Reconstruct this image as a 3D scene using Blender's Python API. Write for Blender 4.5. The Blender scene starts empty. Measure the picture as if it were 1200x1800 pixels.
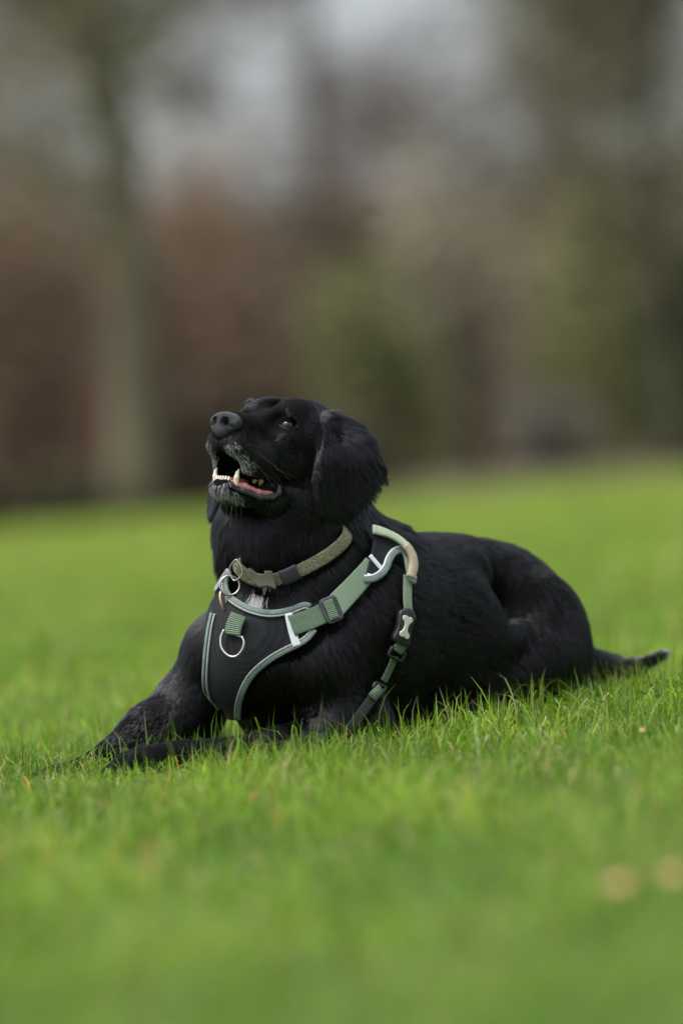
import bpy, math, random
import numpy as np
from mathutils import Matrix, Vector
from mathutils.bvhtree import BVHTree
rng = np.random.default_rng(7)
random.seed(7)
sc = bpy.context.scene
col = sc.collection

# ------------------------------------------------------------------ camera
CAM = np.array([0.0, -5.87, 0.48]); FPX = 6750.0
PITCH = math.radians(1.015); ROLL = math.radians(4.7)
FW = np.array([0, math.cos(PITCH), -math.sin(PITCH)])
R0 = np.array([1.0, 0, 0]); U0 = np.array([0, math.sin(PITCH), math.cos(PITCH)])
CR = math.cos(ROLL)*R0 - math.sin(ROLL)*U0
CU = math.sin(ROLL)*R0 + math.cos(ROLL)*U0
cam_d = bpy.data.cameras.new('camera'); cam = bpy.data.objects.new('camera', cam_d); col.objects.link(cam)
cam.matrix_world = Matrix(((CR[0], CU[0], -FW[0], CAM[0]), (CR[1], CU[1], -FW[1], CAM[1]), (CR[2], CU[2], -FW[2], CAM[2]), (0, 0, 0, 1)))
cam_d.sensor_fit = 'VERTICAL'; cam_d.sensor_height = 36.0; cam_d.lens = 135.0
cam_d.clip_end = 2000; cam_d.clip_start = 0.05
cam_d.dof.use_dof = True; cam_d.dof.focus_distance = 5.83; cam_d.dof.aperture_fstop = 1.4
sc.camera = cam

def W(px, py, Y):
    d = FW*FPX + CR*(px-600) - CU*(py-900)
    t = (Y-CAM[1])/d[1]
    return CAM + d*t
def PX(p):
    v = np.asarray(p, float)-CAM; z = v@FW
    return np.stack([600+FPX*(v@CR)/z, 900-FPX*(v@CU)/z], -1)

# ------------------------------------------------------------------ light
SUN_EL, SUN_ROT = math.radians(68), math.radians(-120)
world = bpy.data.worlds.new('World'); sc.world = world; world.use_nodes = True
nt = world.node_tree; nt.nodes.clear()
wo = nt.nodes.new('ShaderNodeOutputWorld'); bg = nt.nodes.new('ShaderNodeBackground')
sky = nt.nodes.new('ShaderNodeTexSky'); sky.sky_type = 'NISHITA'; sky.sun_disc = False
sky.sun_elevation = SUN_EL; sky.sun_rotation = SUN_ROT; sky.dust_density = 3.0; sky.air_density = 1.0
hs = nt.nodes.new('ShaderNodeHueSaturation'); hs.inputs['Saturation'].default_value = 0.40
nt.links.new(sky.outputs[0], hs.inputs['Color'])
# overcast: the cloud is brightest overhead and about a third of that at the horizon
tcw = nt.nodes.new('ShaderNodeTexCoord'); sxyz = nt.nodes.new('ShaderNodeSeparateXYZ'); nt.links.new(tcw.outputs['Generated'], sxyz.inputs[0])
mr = nt.nodes.new('ShaderNodeMapRange'); mr.inputs['From Min'].default_value = 0; mr.inputs['From Max'].default_value = 1; mr.inputs['To Min'].default_value = .80; mr.inputs['To Max'].default_value = 2.0
nt.links.new(sxyz.outputs['Z'], mr.inputs['Value'])
vm = nt.nodes.new('ShaderNodeVectorMath'); vm.operation = 'SCALE'; nt.links.new(hs.outputs[0], vm.inputs[0]); nt.links.new(mr.outputs[0], vm.inputs['Scale'])
nt.links.new(vm.outputs[0], bg.inputs[0])
bg.inputs[1].default_value = 0.10
nt.links.new(bg.outputs[0], wo.inputs[0])
sun_d = bpy.data.lights.new('sun', 'SUN'); sun_d.energy = 1.3; sun_d.angle = math.radians(24); sun_d.color = (1, 0.97, 0.92)
sun = bpy.data.objects.new('sun', sun_d); col.objects.link(sun)
# light comes from direction S (towards the sun): behind the dog, a little to the left
S = Vector((math.sin(SUN_ROT)*math.cos(SUN_EL), math.cos(SUN_ROT)*math.cos(SUN_EL), math.sin(SUN_EL)))
sun.rotation_euler = S.to_track_quat('Z', 'Y').to_euler()
sc.view_settings.view_transform = 'Standard'; sc.view_settings.look = 'None'; sc.view_settings.gamma = 1
sc.view_settings.exposure = 1.15
sc.cycles.use_denoising = True
sc.cycles.max_bounces = 8

# ------------------------------------------------------------------ helpers
def tag(o, label=None, cat=None, group=None, kind=None):
    for k, v in (('label', label), ('category', cat), ('group', group), ('kind', kind)):
        if v: o[k] = v
    return o
def empty(name, loc=(0, 0, 0)):
    o = bpy.data.objects.new(name, None); o.location = loc; o.empty_display_size = .05; col.objects.link(o); return o
def link(o, parent=None):
    col.objects.link(o)
    if parent is not None:
        o.parent = parent
        if parent.parent is None: o.matrix_parent_inverse = Matrix.Translation(parent.location).inverted()
    return o
def mesh_np(name, V, F, mat, parent=None, smooth=True, colors=None):
    """V (n,3) float, F list of faces or (m,k) array"""
    me = bpy.data.meshes.new(name)
    V = np.asarray(V, np.float32)
    if isinstance(F, np.ndarray):
        k = F.shape[1]; m = len(F)
        me.vertices.add(len(V)); me.vertices.foreach_set('co', V.ravel())
        me.loops.add(m*k); me.loops.foreach_set('vertex_index', F.astype(np.int32).ravel())
        me.polygons.add(m); me.polygons.foreach_set('loop_start', np.arange(0, m*k, k, dtype=np.int32))
        me.polygons.foreach_set('loop_total', np.full(m, k, np.int32))
        me.update(calc_edges=True)
    else:
        me.from_pydata([tuple(v) for v in V], [], F); me.update()
    if smooth: me.polygons.foreach_set('use_smooth', np.ones(len(me.polygons), bool))
    if colors is not None:
        ca = me.color_attributes.new('col', 'FLOAT_COLOR', 'POINT'); ca.data.foreach_set('color', np.asarray(colors, np.float32).ravel())
    if mat is not None: me.materials.append(mat)
    return link(bpy.data.objects.new(name, me), parent)

def principled(name, base, rough=0.6, metal=0.0, spec=0.5, **kw):
    m = bpy.data.materials.new(name); m.use_nodes = True
    b = m.node_tree.nodes['Principled BSDF']
    b.inputs['Base Color'].default_value = (*base, 1); b.inputs['Roughness'].default_value = rough
    b.inputs['Metallic'].default_value = metal; b.inputs['Specular IOR Level'].default_value = spec
    for k, v in kw.items(): b.inputs[k.replace('_', ' ')].default_value = v
    return m
def N(m, t): return m.node_tree.nodes.new(t)
def Lk(m, a, b): m.node_tree.links.new(a, b)
def noisy(name, c1, c2, scale=20, rough=0.8, bump=0.0, bscale=None, coord='Object', detail=6, metal=0, spec=0.3, stops=(.35, .65)):
    m = principled(name, c1, rough, metal, spec); b = m.node_tree.nodes['Principled BSDF']
    tc = N(m, 'ShaderNodeTexCoord'); n = N(m, 'ShaderNodeTexNoise'); n.inputs['Scale'].default_value = scale; n.inputs['Detail'].default_value = detail
    Lk(m, tc.outputs[coord], n.inputs['Vector'])
    r = N(m, 'ShaderNodeValToRGB'); r.color_ramp.elements[0].position = stops[0]; r.color_ramp.elements[1].position = stops[1]
    r.color_ramp.elements[0].color = (*c1, 1); r.color_ramp.elements[1].color = (*c2, 1)
    Lk(m, n.outputs['Fac'], r.inputs[0]); Lk(m, r.outputs[0], b.inputs['Base Color'])
    if bump:
        n2 = N(m, 'ShaderNodeTexNoise'); n2.inputs['Scale'].default_value = bscale or scale*3; n2.inputs['Detail'].default_value = 8
        Lk(m, tc.outputs[coord], n2.inputs['Vector'])
        bp = N(m, 'ShaderNodeBump'); bp.inputs['Strength'].default_value = bump; bp.inputs['Distance'].default_value = .01
        Lk(m, n2.outputs['Fac'], bp.inputs['Height']); Lk(m, bp.outputs[0], b.inputs['Normal'])
    return m

# ------------------------------------------------------------------ implicit surfaces
f32 = np.float32
def smin(a, b, k):
    h = np.maximum(k-np.abs(a-b), 0)/k
    return np.minimum(a, b)-h*h*k*0.25
def smax(a, b, k): return -smin(-a, -b, k)
def cone(P, a, b, r1, r2):
    a = np.asarray(a, f32); ba = np.asarray(b, f32)-a; pa = P-a
    h = np.clip((pa@ba)/(ba@ba), 0, 1)
    return np.linalg.norm(pa-h[:, None]*ba, axis=1)-(r1+(r2-r1)*h)
def chain(P, pts, k=0.03):
    d = None
    for (a, ra), (b, rb) in zip(pts[:-1], pts[1:]):
        e = cone(P, a, b, ra, rb); d = e if d is None else smin(d, e, k)
    return d
def ell(P, c, r, M=None):
    q = P-np.asarray(c, f32)
    if M is not None: q = q@np.asarray(M, f32)      # columns of M = local axes
    r = np.asarray(r, f32)
    k0 = np.linalg.norm(q/r, axis=1); k1 = np.linalg.norm(q/(r*r), axis=1)+1e-9
    return k0*(k0-1)/k1
def poly2d(u, v, poly):
    """signed distance to a closed 2-D polygon"""
    poly = np.asarray(poly, f32); n = len(poly)
    d = np.full(len(u), 1e9, f32); s = np.ones(len(u), f32)
    for i in range(n):
        a = poly[i]; b = poly[i-1]
        e = b-a; wx = u-a[0]; wy = v-a[1]
        h = np.clip((wx*e[0]+wy*e[1])/(e@e), 0, 1)
        d = np.minimum(d, (wx-e[0]*h)**2+(wy-e[1]*h)**2)
        c1 = v >= a[1]; c2 = v < b[1]; c3 = e[0]*wy > e[1]*wx
        flip = (c1 & c2 & c3) | (~c1 & ~c2 & ~c3)
        s = np.where(flip, -s, s)
    return s*np.sqrt(d)
def spline(pts, n=8, closed=False):
    pts = np.asarray(pts, float); m = len(pts); out = []
    for i in range(m if closed else m-1):
        if closed: p = [pts[(i+j-1) % m] for j in range(4)]
        else: p = [pts[max(i-1, 0)], pts[i], pts[i+1], pts[min(i+2, m-1)]]
        for t in np.linspace(0, 1, n, endpoint=False):
            out.append(0.5*((2*p[1])+(-p[0]+p[2])*t+(2*p[0]-5*p[1]+4*p[2]-p[3])*t*t+(-p[0]+3*p[1]-3*p[2]+p[3])*t**3))
    if not closed: out.append(pts[-1])
    return np.array(out)

def surface_nets(f, xs, ys, zs, block=10, slack=1.6):
    nx, ny, nz = len(xs), len(ys), len(zs)
    F = np.empty((nx, ny, nz), f32)
    def cen(a):
        idx = list(range(0, len(a), block)); return idx, np.array([a[i:i+block].mean() for i in idx]), np.array([(a[min(i+block, len(a)-1)]-a[i])/2 for i in idx])
    ix, cx, hx = cen(xs); iy, cy, hy = cen(ys); iz, cz, hz = cen(zs)
    G = np.stack(np.meshgrid(cx, cy, cz, indexing='ij'), -1).reshape(-1, 3).astype(f32)
    H = np.stack(np.meshgrid(hx, hy, hz, indexing='ij'), -1).reshape(-1, 3)
    D = f(G); act = np.abs(D) < slack*np.linalg.norm(H, axis=1)
    m = len(G); ids = np.stack(np.meshgrid(ix, iy, iz, indexing='ij'), -1).reshape(-1, 3)
    pend = []; cnt = 0
    def flush():
        nonlocal pend, cnt
        if not pend: return
        P = np.concatenate([p for _, p, _ in pend]); v = f(P); o = 0
        for sl, p, shp in pend:
            F[sl] = v[o:o+len(p)].reshape(shp); o += len(p)
        pend = []; cnt = 0
    for q in range(m):
        i, j, k = ids[q]; sl = (slice(i, i+block), slice(j, j+block), slice(k, k+block))
        if not act[q]: F[sl] = D[q]; continue
        p = np.stack(np.meshgrid(xs[sl[0]], ys[sl[1]], zs[sl[2]], indexing='ij'), -1)
        pend.append((sl, p.reshape(-1, 3).astype(f32), p.shape[:3])); cnt += p.size//3
        if cnt > 400000: flush()
    flush()
    I = F < 0
    c = I[:-1, :-1, :-1].astype(np.int8)
    s = sum(I[a:nx-1+a, b:ny-1+b, d:nz-1+d].astype(np.int8) for a in (0, 1) for b in (0, 1) for d in (0, 1))
    cells = np.argwhere((s > 0) & (s < 8))
    vid = np.full((nx-1, ny-1, nz-1), -1, np.int32); vid[tuple(cells.T)] = np.arange(len(cells))
    acc = np.zeros((len(cells), 3)); num = np.zeros(len(cells))
    ax = (xs, ys, zs)
    for d in range(3):
        o1, o2 = [e for e in range(3) if e != d]
        for s1 in (0, 1):
            for s2 in (0, 1):
                A = cells.copy(); A[:, o1] += s1; A[:, o2] += s2; B = A.copy(); B[:, d] += 1
                fa = F[tuple(A.T)]; fb = F[tuple(B.T)]; x = (fa < 0) != (fb < 0)
                t = np.where(x, fa/np.where(x, fa-fb, 1), 0)
                p = np.stack([ax[e][A[:, e]] for e in range(3)], 1).astype(float)
                p[:, d] += t*(ax[d][B[:, d]]-ax[d][A[:, d]])
                acc[x] += p[x]; num[x] += 1
    V = acc/num[:, None]
    faces = []
    for d in range(3):
        o1, o2 = [(1, 2), (2, 0), (0, 1)][d]
        sl0 = [slice(None)]*3; sl1 = [slice(None)]*3; sl0[d] = slice(0, -1); sl1[d] = slice(1, None)
        E = I[tuple(sl0)] != I[tuple(sl1)]
        e = np.argwhere(E); e = e[(e[:, o1] > 0) & (e[:, o2] > 0) & (e[:, o1] < len(ax[o1])-1) & (e[:, o2] < len(ax[o2])-1)]
        ins = I[tuple(e.T)]
        def g(a, b):
            q = e.copy(); q[:, o1] -= a; q[:, o2] -= b; return vid[tuple(q.T)]
        Q = np.stack([g(1, 1), g(0, 1), g(0, 0), g(1, 0)], 1)
        Q[~ins] = Q[~ins][:, ::-1]
        faces.append(Q)
    return V, np.concatenate(faces)

# ------------------------------------------------------------------ head frame
def headM(yaw, pitch, roll):
    yaw, pitch, roll = map(math.radians, (yaw, pitch, roll))
    f = np.array([-math.cos(yaw)*math.cos(pitch), -math.sin(yaw)*math.cos(pitch), math.sin(pitch)])
    l = np.array([math.sin(yaw), -math.cos(yaw), 0]); u = np.cross(f, l)
    l2 = l*math.cos(roll)+u*math.sin(roll)
    return np.stack([f, l2, np.cross(f, l2)], 1)
HM = headM(54, 15, -6); HS = 1.19; HO = np.array([-0.098, 0.02, 0.514])
def H(p): return HO+HS*(HM@np.asarray(p, float))
def toH(P): return ((P-HO.astype(f32))@HM.astype(f32))/HS

EYE_C = np.array([0.004, 0.031, 0.001]); EYE_R = 0.0105
def eye_dir(s):
    d = np.array([.74, .62*s, .16]); return d/np.linalg.norm(d)

def head_sdf(P):
    q = toH(P); s = q.copy(); s[:, 1] = np.abs(s[:, 1])      # symmetric half
    d = ell(s, (-.050, 0, -.008), (.074, .054, .050))         # cranium
    d = smin(d, ell(s, (-.026, .022, .014), (.042, .028, .028)), .02)
    d = smin(d, ell(s, (-.040, .041, -.035), (.046, .025, .042)), .03)   # cheek
    d = smin(d, ell(s, (.004, .0275, .0135), (.015, .012, .009)), .014)   # brow
    # muzzle
    d = smin(d, cone(s, (.0, 0, -.016), (.078, 0, -.0225), .031, .0205), .022)
    d = smin(d, ell(s, (.045, .0, -.008), (.055, .015, .012)), .014)
    d = smin(d, chain(s, [((.0, .027, -.045), .024), ((.045, .0205, -.050), .0205), ((.080, .0125, -.040), .0165)], .01), .014)
    d = smin(d, ell(s, (.047, .0195, -.067), (.024, .0090, .0175)), .010)     # flews
    d = smin(d, ell(s, (-.002, .037, -.020), (.030, .014, .014)), .016)
    d = smax(d, -ell(s, (.026, .029, .004), (.013, .008, .010)), .012)
    d = smax(d, -ell(s, (.012, 0, .030), (.05, .006, .006)), .012)
    # lower jaw, open
    jaw = chain(s, [((-.045, .036, -.070), .022), ((.012, .0295, -.098), .0125), ((.052, .0145, -.0965), .0110), ((.073, .006, -.0940), .0105)], .012)
    jaw = smin(jaw, ell(s, (.058, 0, -.0945), (.026, .014, .0100)), .012)
    jaw = smin(jaw, ell(s, (-.02, 0, -.090), (.07, .028, .020)), .02)
    jaw = smax(jaw, -ell(s, (.036, 0, -.083), (.042, .0155, .011)), .005)
    # mouth cavity between the lips
    cav = ell(s, (.040, 0, -.070), (.058, .0205, .020))
    cav = smin(cav, ell(s, (.085, 0, -.070), (.04, .0145, .0215)), .008)
    up = smax(d, -cav, .006)
    d = smin(up, jaw, .006)
    gap = cone(s, (.012, .039, -.086), (.070, .024, -.082), .0022, .0038)
    gap = smin(gap, cone(s, (.070, .024, -.077), (.095, .012, -.072), .0045, .009), .004)
    gap = smin(gap, cone(s, (.018, .030, -.086), (.070, .016, -.082), .0042, .0062), .006)
    gap = smin(gap, cone(s, (.026, .040, -.088), (.060, .030, -.0865), .0038, .0042), .006)
    d = smax(d, -gap, .004)
    # lids: bulge then almond cut down to the ball
    e = EYE_C; q2 = s-e.astype(f32)
    d = smin(d, np.linalg.norm(q2, axis=1)-(EYE_R+.0016), .008)
    ed = eye_dir(1); ex = np.cross([0, 0, 1], ed); ex /= np.linalg.norm(ex); ez = np.cross(ed, ex)
    a = q2@ex.astype(f32); b = q2@ez.astype(f32); c = q2@ed.astype(f32)
    b2 = b-0.12*a
    alm = np.maximum(np.hypot(a, b2+.0050)-.0118, np.hypot(a, b2-.0052)-.0118)
    alm = np.maximum(alm, -c)
    d = smax(d, -alm, .0012)
    return d*HS

EA_O = W(572, 716, .040); _an = math.radians(40)
EA_A = np.array([math.cos(_an), math.sin(_an), 0]); EA_N = np.array([math.sin(_an), -math.cos(_an), 0])
EA_PX = [(562, 738), (571, 724), (588, 722), (614, 736), (640, 764), (662, 796), (675, 822), (668, 842), (648, 866), (620, 893), (592, 905), (568, 897), (552, 875), (550, 838), (558, 790), (562, 752)]
def ear_off(u, v):
    k = np.clip(-v/.085, 0, 1); k = k*k*(3-2*k)
    return .010+.040*k+.008*np.sin(np.clip(-v/.17, 0, 1)*3.1)+.006*np.sin(np.clip(u/.10, 0, 1)*3.1)-.020*np.clip((u-.02)/.09, 0, 1)**1.5-.014*k*np.clip(1-u/.03, 0, 1.3)
def _earpoly():
    out = []
    for x, y in EA_PX:
        lo, hi = -.30, .30            # Y range along the pixel ray
        g = lambda Y: (lambda q: q@EA_N-ear_off(q@EA_A, q[2]))(W(x, y, Y)-EA_O)
        for _ in range(40):
            m = (lo+hi)/2
            if g(m) > 0: lo = m
            else: hi = m
        q = W(x, y, lo)-EA_O; out.append((q@EA_A, q[2]))
    return spline(out, 4, True)
EA_POLY = _earpoly()
FE_POLY = spline([(-.02, 0), (.0, .012), (.04, .0), (.075, -.05), (.08, -.10), (.06, -.14), (.02, -.165), (-.01, -.14), (-.02, -.09), (-.03, -.04)], 4, True)
def ear_sdf(P, near=True):
    if near: O, a, n, poly = EA_O, EA_A, EA_N, EA_POLY
    else:
        O = W(440, 715, .13); ang = math.radians(105); poly = FE_POLY
        a = np.array([math.cos(ang), math.sin(ang), 0]); n = np.array([-math.sin(ang), math.cos(ang), 0])
    q = (P-O.astype(f32)); u = q@a.astype(f32); v = q[:, 2]; w = q@n.astype(f32)
    if near: w = w-ear_off(u, v)
    else: w = w-.072*np.clip(-v/.17, 0, 1.05)
    d2 = poly2d(u, v, poly); t = .0040
    dd = np.stack([d2+t, np.abs(w)], 0)
    d = np.minimum(np.maximum(dd[0], dd[1]), 0)+np.linalg.norm(np.maximum(dd, 0), axis=0)-t
    return d*.7

FD = np.array([-.79, -.62, 0]); LD = np.array([.62, -.79, 0])
def paw(P, wrist, toe, r):
    wrist = np.asarray(wrist); toe = np.asarray(toe); fd = toe-wrist; L = np.linalg.norm(fd); fd = fd/L
    sd = np.cross([0, 0, 1], fd); sd /= np.linalg.norm(sd)
    d = cone(P, wrist, wrist+fd*L*.5, r*1.0, r*1.05)
    for k, (o, ln) in enumerate(((-1.05, .82), (-.36, 1.0), (.36, 1.0), (1.05, .82))):
        b = wrist+fd*L*.45+sd*o*r*.55; t = wrist+fd*L*ln+sd*o*r*.72-np.array([0, 0, r*.25])
        mid = (b+t)/2+np.array([0, 0, r*.35])
        d = smin(d, chain(P, [(b, r*.55), (mid, r*.52), (t, r*.43)], .008), .008)
    return d
HGROOVE = [(W(862, 1195, .17), .004), (W(866, 1110, .185), .008), (W(876, 1060, .198), .004)]
HGROOVE = [(p+np.array([.0, .012, 0]), r_) for p, r_ in HGROOVE]
def body_sdf(P, far=True):
    d = chain(P, [((-.125, .065, .195), .098), ((-.05, .13, .185), .128), ((.06, .205, .188), .138), ((.155, .275, .175), .140), ((.225, .340, .163), .130), ((.280, .390, .143), .103)], .04)
    d = smin(d, chain(P, [((-.165, .035, .145), .055), ((-.12, .08, .09), .06), ((0, .17, .075), .09), ((.15, .27, .08), .085)], .03), .05)   # breastbone
    # neck
    d = smin(d, chain(P, [((.01, .155, .24), .115), ((-.045, .10, .315), .098), ((-.062, .075, .395), .086), ((-.050, .075, .455), .072)], .03), .05)
    d = smin(d, ell(P, W(452, 940, .045), (.053, .06, .072)), .05)      # throat ruff
    # near foreleg
    d = smin(d, ell(P, (.045, .075, .20), (.06, .085, .10), np.stack([LD, FD, [0, 0, 1]], 1)), .05)
    d = smin(d, chain(P, [((.04, .09, .235), .06), ((-.055, .025, .155), .058), ((.0, .035, .050), .045), ((-.13, -.045, .024), .028), ((-.258, -.085, .030), .023)], .03), .03)
    d = smin(d, paw(P, W(305, 1333, -.09), W(192, 1353, -.145), .026), .02)
    # far foreleg
    if not far: return d
    d = smin(d, chain(P, [((-.13, .16, .235), .06), ((-.205, .155, .175), .052), (W(330, 1245, .17), .050), (W(262, 1285, .12), .038), (W(165, 1352, .05), .025)], .03), .03)
    d = smin(d, paw(P, W(160, 1356, .04), W(35, 1390, -.02), .024), .02)
    # near hind leg
    Mh = np.stack([FD*np.array([1, 1, 1]), LD, [0, 0, 1]], 1)
    d = smin(d, ell(P, (.300, .262, .130), (.092, .062, .125), Mh), .012)
    d = smax(d, -chain(P, HGROOVE, .01), .030)
    d = smax(d, -ell(P, (.306, .200, .232), (.070, .018, .042)), .07)
    d = smin(d, chain(P, [((.285, .26, .11), .07), ((.21, .215, .085), .050), ((.345, .29, .045), .034), ((.24, .20, .025), .026), ((.16, .145, .018), .024)], .02), .02)
    # far hind leg
    d = smin(d, chain(P, [((.22, .42, .12), .08), ((.12, .40, .08), .055), ((.2, .47, .04), .03), ((.06, .40, .03), .026)], .03), .03)
    # tail
    d = smin(d, chain(P, [((.335, .41, .105), .042), (W(1062, 1174, .43), .021), (W(1115, 1174, .40), .012), (W(1165, 1150, .36), .008)], .02), .03)
    return d
def dog_sdf(P):
    d = body_sdf(P)
    c = HO+HM@np.array([0, 0, -.03])
    near = np.linalg.norm(P-c.astype(f32), axis=1) < .32
    if near.any():
        Q = P[near]; h = head_sdf(Q)
        e = ear_sdf(Q, True); e2 = ear_sdf(Q, False)
        # smooth neck to skull but keep the chin free
        qh = toH(Q); k = np.clip((.01-qh[:, 0])/.05, .08, 1)*.05
        hh = smin(d[near], h, np.maximum(k, .004))
        hh = smin(hh, e, .006); hh = smin(hh, e2, .006)
        d = d.copy(); d[near] = hh
    return d
def axis_pts(lo, hi, flo, fhi, fine, coarse):
    a = [np.arange(lo, flo, coarse), np.arange(flo, fhi, fine), np.arange(fhi, hi, coarse)]
    return np.concatenate(a)
import time as _t; _t0 = _t.time()
xs = axis_pts(-.56, .56, -.26, .10, .0014, .004); ys = axis_pts(-.24, .62, -.16, .20, .0014, .004); zs = axis_pts(-.01, .60, .355, .60, .0014, .004)
BV, BF = surface_nets(dog_sdf, xs, ys, zs)
print('dog mesh', len(BV), _t.time()-_t0)
skin = principled('black_coat_skin', (.0015, .0015, .0018), .9, spec=.1)
dog = empty('dog', (0.05, .2, 0)); tag(dog, 'black dog lying on the grass with its head raised and mouth open, looking up', 'dog')
body = mesh_np('body', BV, BF, skin, dog)

# ------------------------------------------------------------------ face parts
def blob(name, f, lo, hi, step, mat, parent, local=True):
    ax = [np.arange(lo[i], hi[i], step) for i in range(3)]
    V, F = surface_nets(f, *ax)
    if local: V = HO+HS*(V@HM.T)
    return mesh_np(name, V, F, mat, parent)
nose_m = noisy('nose_leather', (.006, .0065, .008), (.012, .013, .015), 500, .26, .6, 900, spec=.5)
def nose_f(P):
    s = P.copy(); s[:, 1] = np.abs(s[:, 1])
    d = ell(s, (.092, 0, -.0165), (.0145, .0165, .0165))
    d = smin(d, ell(s, (.0885, .0105, -.0140), (.0135, .0115, .0120)), .006)
    d = smin(d, ell(s, (.092, .0, -.0275), (.009, .0105, .0085)), .006)
    d = smax(d, -ell(s, (.1050, .0088, -.0148), (.0085, .0058, .0070)), .0020)       # nostrils
    d = smax(d, -cone(s, (.1045, .0095, -.0185), (.096, .0225, -.0215), .0026, .0020), .002)
    d = smax(d, -cone(s, (.109, 0, -.018), (.103, 0, -.037), .0008, .0011), .0022)   # philtrum
    return d
blob('nose', nose_f, (.07, -.026, -.042), (.112, .026, .006), .0007, nose_m, dog)

eye_m = principled('eye', (.02, .01, .005), .05, spec=.45, Coat_Weight=.1, Coat_Roughness=.01)
_b = eye_m.node_tree.nodes['Principled BSDF']; _at = N(eye_m, 'ShaderNodeAttribute'); _at.attribute_name = 'col'
Lk(eye_m, _at.outputs['Color'], _b.inputs['Base Color'])
for sgn in (1, -1):
    n = 40; c = H(EYE_C*np.array([1, sgn, 1])); gz = HM@eye_dir(sgn)
    # the dog looks forward and up: the iris turns a little towards the nose
    look = HM@np.array([.80, .55*sgn, .12]); look /= np.linalg.norm(look)
    th = np.linspace(0, math.pi, n+1); ph = np.linspace(0, 2*math.pi, 2*n, endpoint=False)
    t1 = np.cross(look, [0, 0, 1]); t1 /= np.linalg.norm(t1); t2 = np.cross(look, t1)
    V = []; Cc = []; r = EYE_R*HS*1.02
    for a in th:
        for b in ph:
            bulge = 1+.06*math.exp(-(a/.45)**2)
            V.append(c+r*bulge*(math.cos(a)*look+math.sin(a)*(math.cos(b)*t1+math.sin(b)*t2)))
            if a < .34: k = (.001, .001, .001)
            elif a < .70:
                q = .8+.4*random.random(); k = (.045*q, .018*q, .006*q)
            elif a < .80: k = (.01, .004, .002)
            else: k = (.03, .02, .015)
            Cc.append((*k, 1))
    V = np.array(V); m = 2*n; F = [(i*m+j, i*m+(j+1) % m, (i+1)*m+(j+1) % m, (i+1)*m+j) for i in range(n) for j in range(m)]
    mesh_np('eye', V, np.array(F)[:, ::-1], eye_m, dog, colors=Cc)

pink = noisy('wet_gum', (.34, .10, .10), (.46, .19, .18), 120, .25, .2, 500, spec=.6)
dark_lip = noisy('lip_skin', (.018, .018, .020), (.038, .036, .040), 200, .35, .3, 500, spec=.5)
tooth = noisy('tooth_enamel', (.60, .53, .40), (.68, .62, .50), 90, .25, .0, spec=.5)
old_tooth = noisy('stained_tooth', (.16, .12, .05), (.30, .24, .13), 200, .35, spec=.5)
blob('tongue', lambda P: smax(ell(P, (.034, 0, -.0835), (.040, .0135, .0075)), -cone(P, (.0, 0, -.072), (.075, 0, -.0745), .0022, .0018), .003), (-.01, -.018, -.095), (.08, .018, -.07), .001, pink, dog)
def gum_f(P):
    s = P.copy(); s[:, 1] = np.abs(s[:, 1])
    d = chain(s, [((.0765, 0, -.0895), .0042), ((.0725, .0125, -.0895), .0048), ((.060, .0225, -.0905), .0050), ((.040, .0305, -.0935), .0046), ((.020, .0345, -.0900), .0035)], .003)
    w = .0003*np.sin(P[:, 0]*900+np.sin(P[:, 2]*700))*np.sin(P[:, 1]*600)
    return d+w
blob('gum', gum_f, (.01, -.045, -.105), (.09, .045, -.075), .0009, pink, dog)
def lip_f(P):
    s = P.copy(); s[:, 1] = np.abs(s[:, 1])
    return chain(s, [((.0835, 0, -.0925), .0022), ((.0780, .0125, -.0930), .0026), ((.0640, .0245, -.0960), .0030), ((.042, .0355, -.0995), .0034), ((.022, .0400, -.0950), .0038), ((.0115, .0405, -.0865), .0036), ((.0125, .0400, -.0790), .0028)], .003)
blob('lower_lip', lip_f, (0, -.05, -.11), (.095, .05, -.07), .0009, dark_lip, dog)
for sgn in (1, -1):
    blob('canine_tooth', lambda P: chain(P, [((.0705, .0162*sgn, -.0900), .0037), ((.0725, .0173*sgn, -.0805), .0031), ((.0730, .0180*sgn, -.0745), .0020), ((.0714, .0182*sgn, -.0695), .0008)], .002), (.06, .0162*sgn-.012, -.098), (.08, .0162*sgn+.012, -.062), .0006, tooth, dog)
for k in range(6):
    y = (-.0100+.0040*k); x = .0800-14*y*y
    blob('incisor_tooth', lambda P: ell(P, (x, y, -.0845), (.0017, .00165, .0044)), (x-.004, y-.004, -.091), (x+.004, y+.004, -.078), .0005, tooth, dog)
for k, (x, y, z) in enumerate([(.044, .0245, -.0765), (.035, .0270, -.0768)]):
    blob('molar_tooth', lambda P: smin(ell(P, (x, y, z), (.0050, .0028, .0040)), ell(P, (x+.001, y, z-.003), (.0025, .0016, .0035)), .002), (x-.008, y-.006, z-.009), (x+.008, y+.006, z+.006), .0007, old_tooth, dog)
print('face', _t.time()-_t0)
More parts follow.
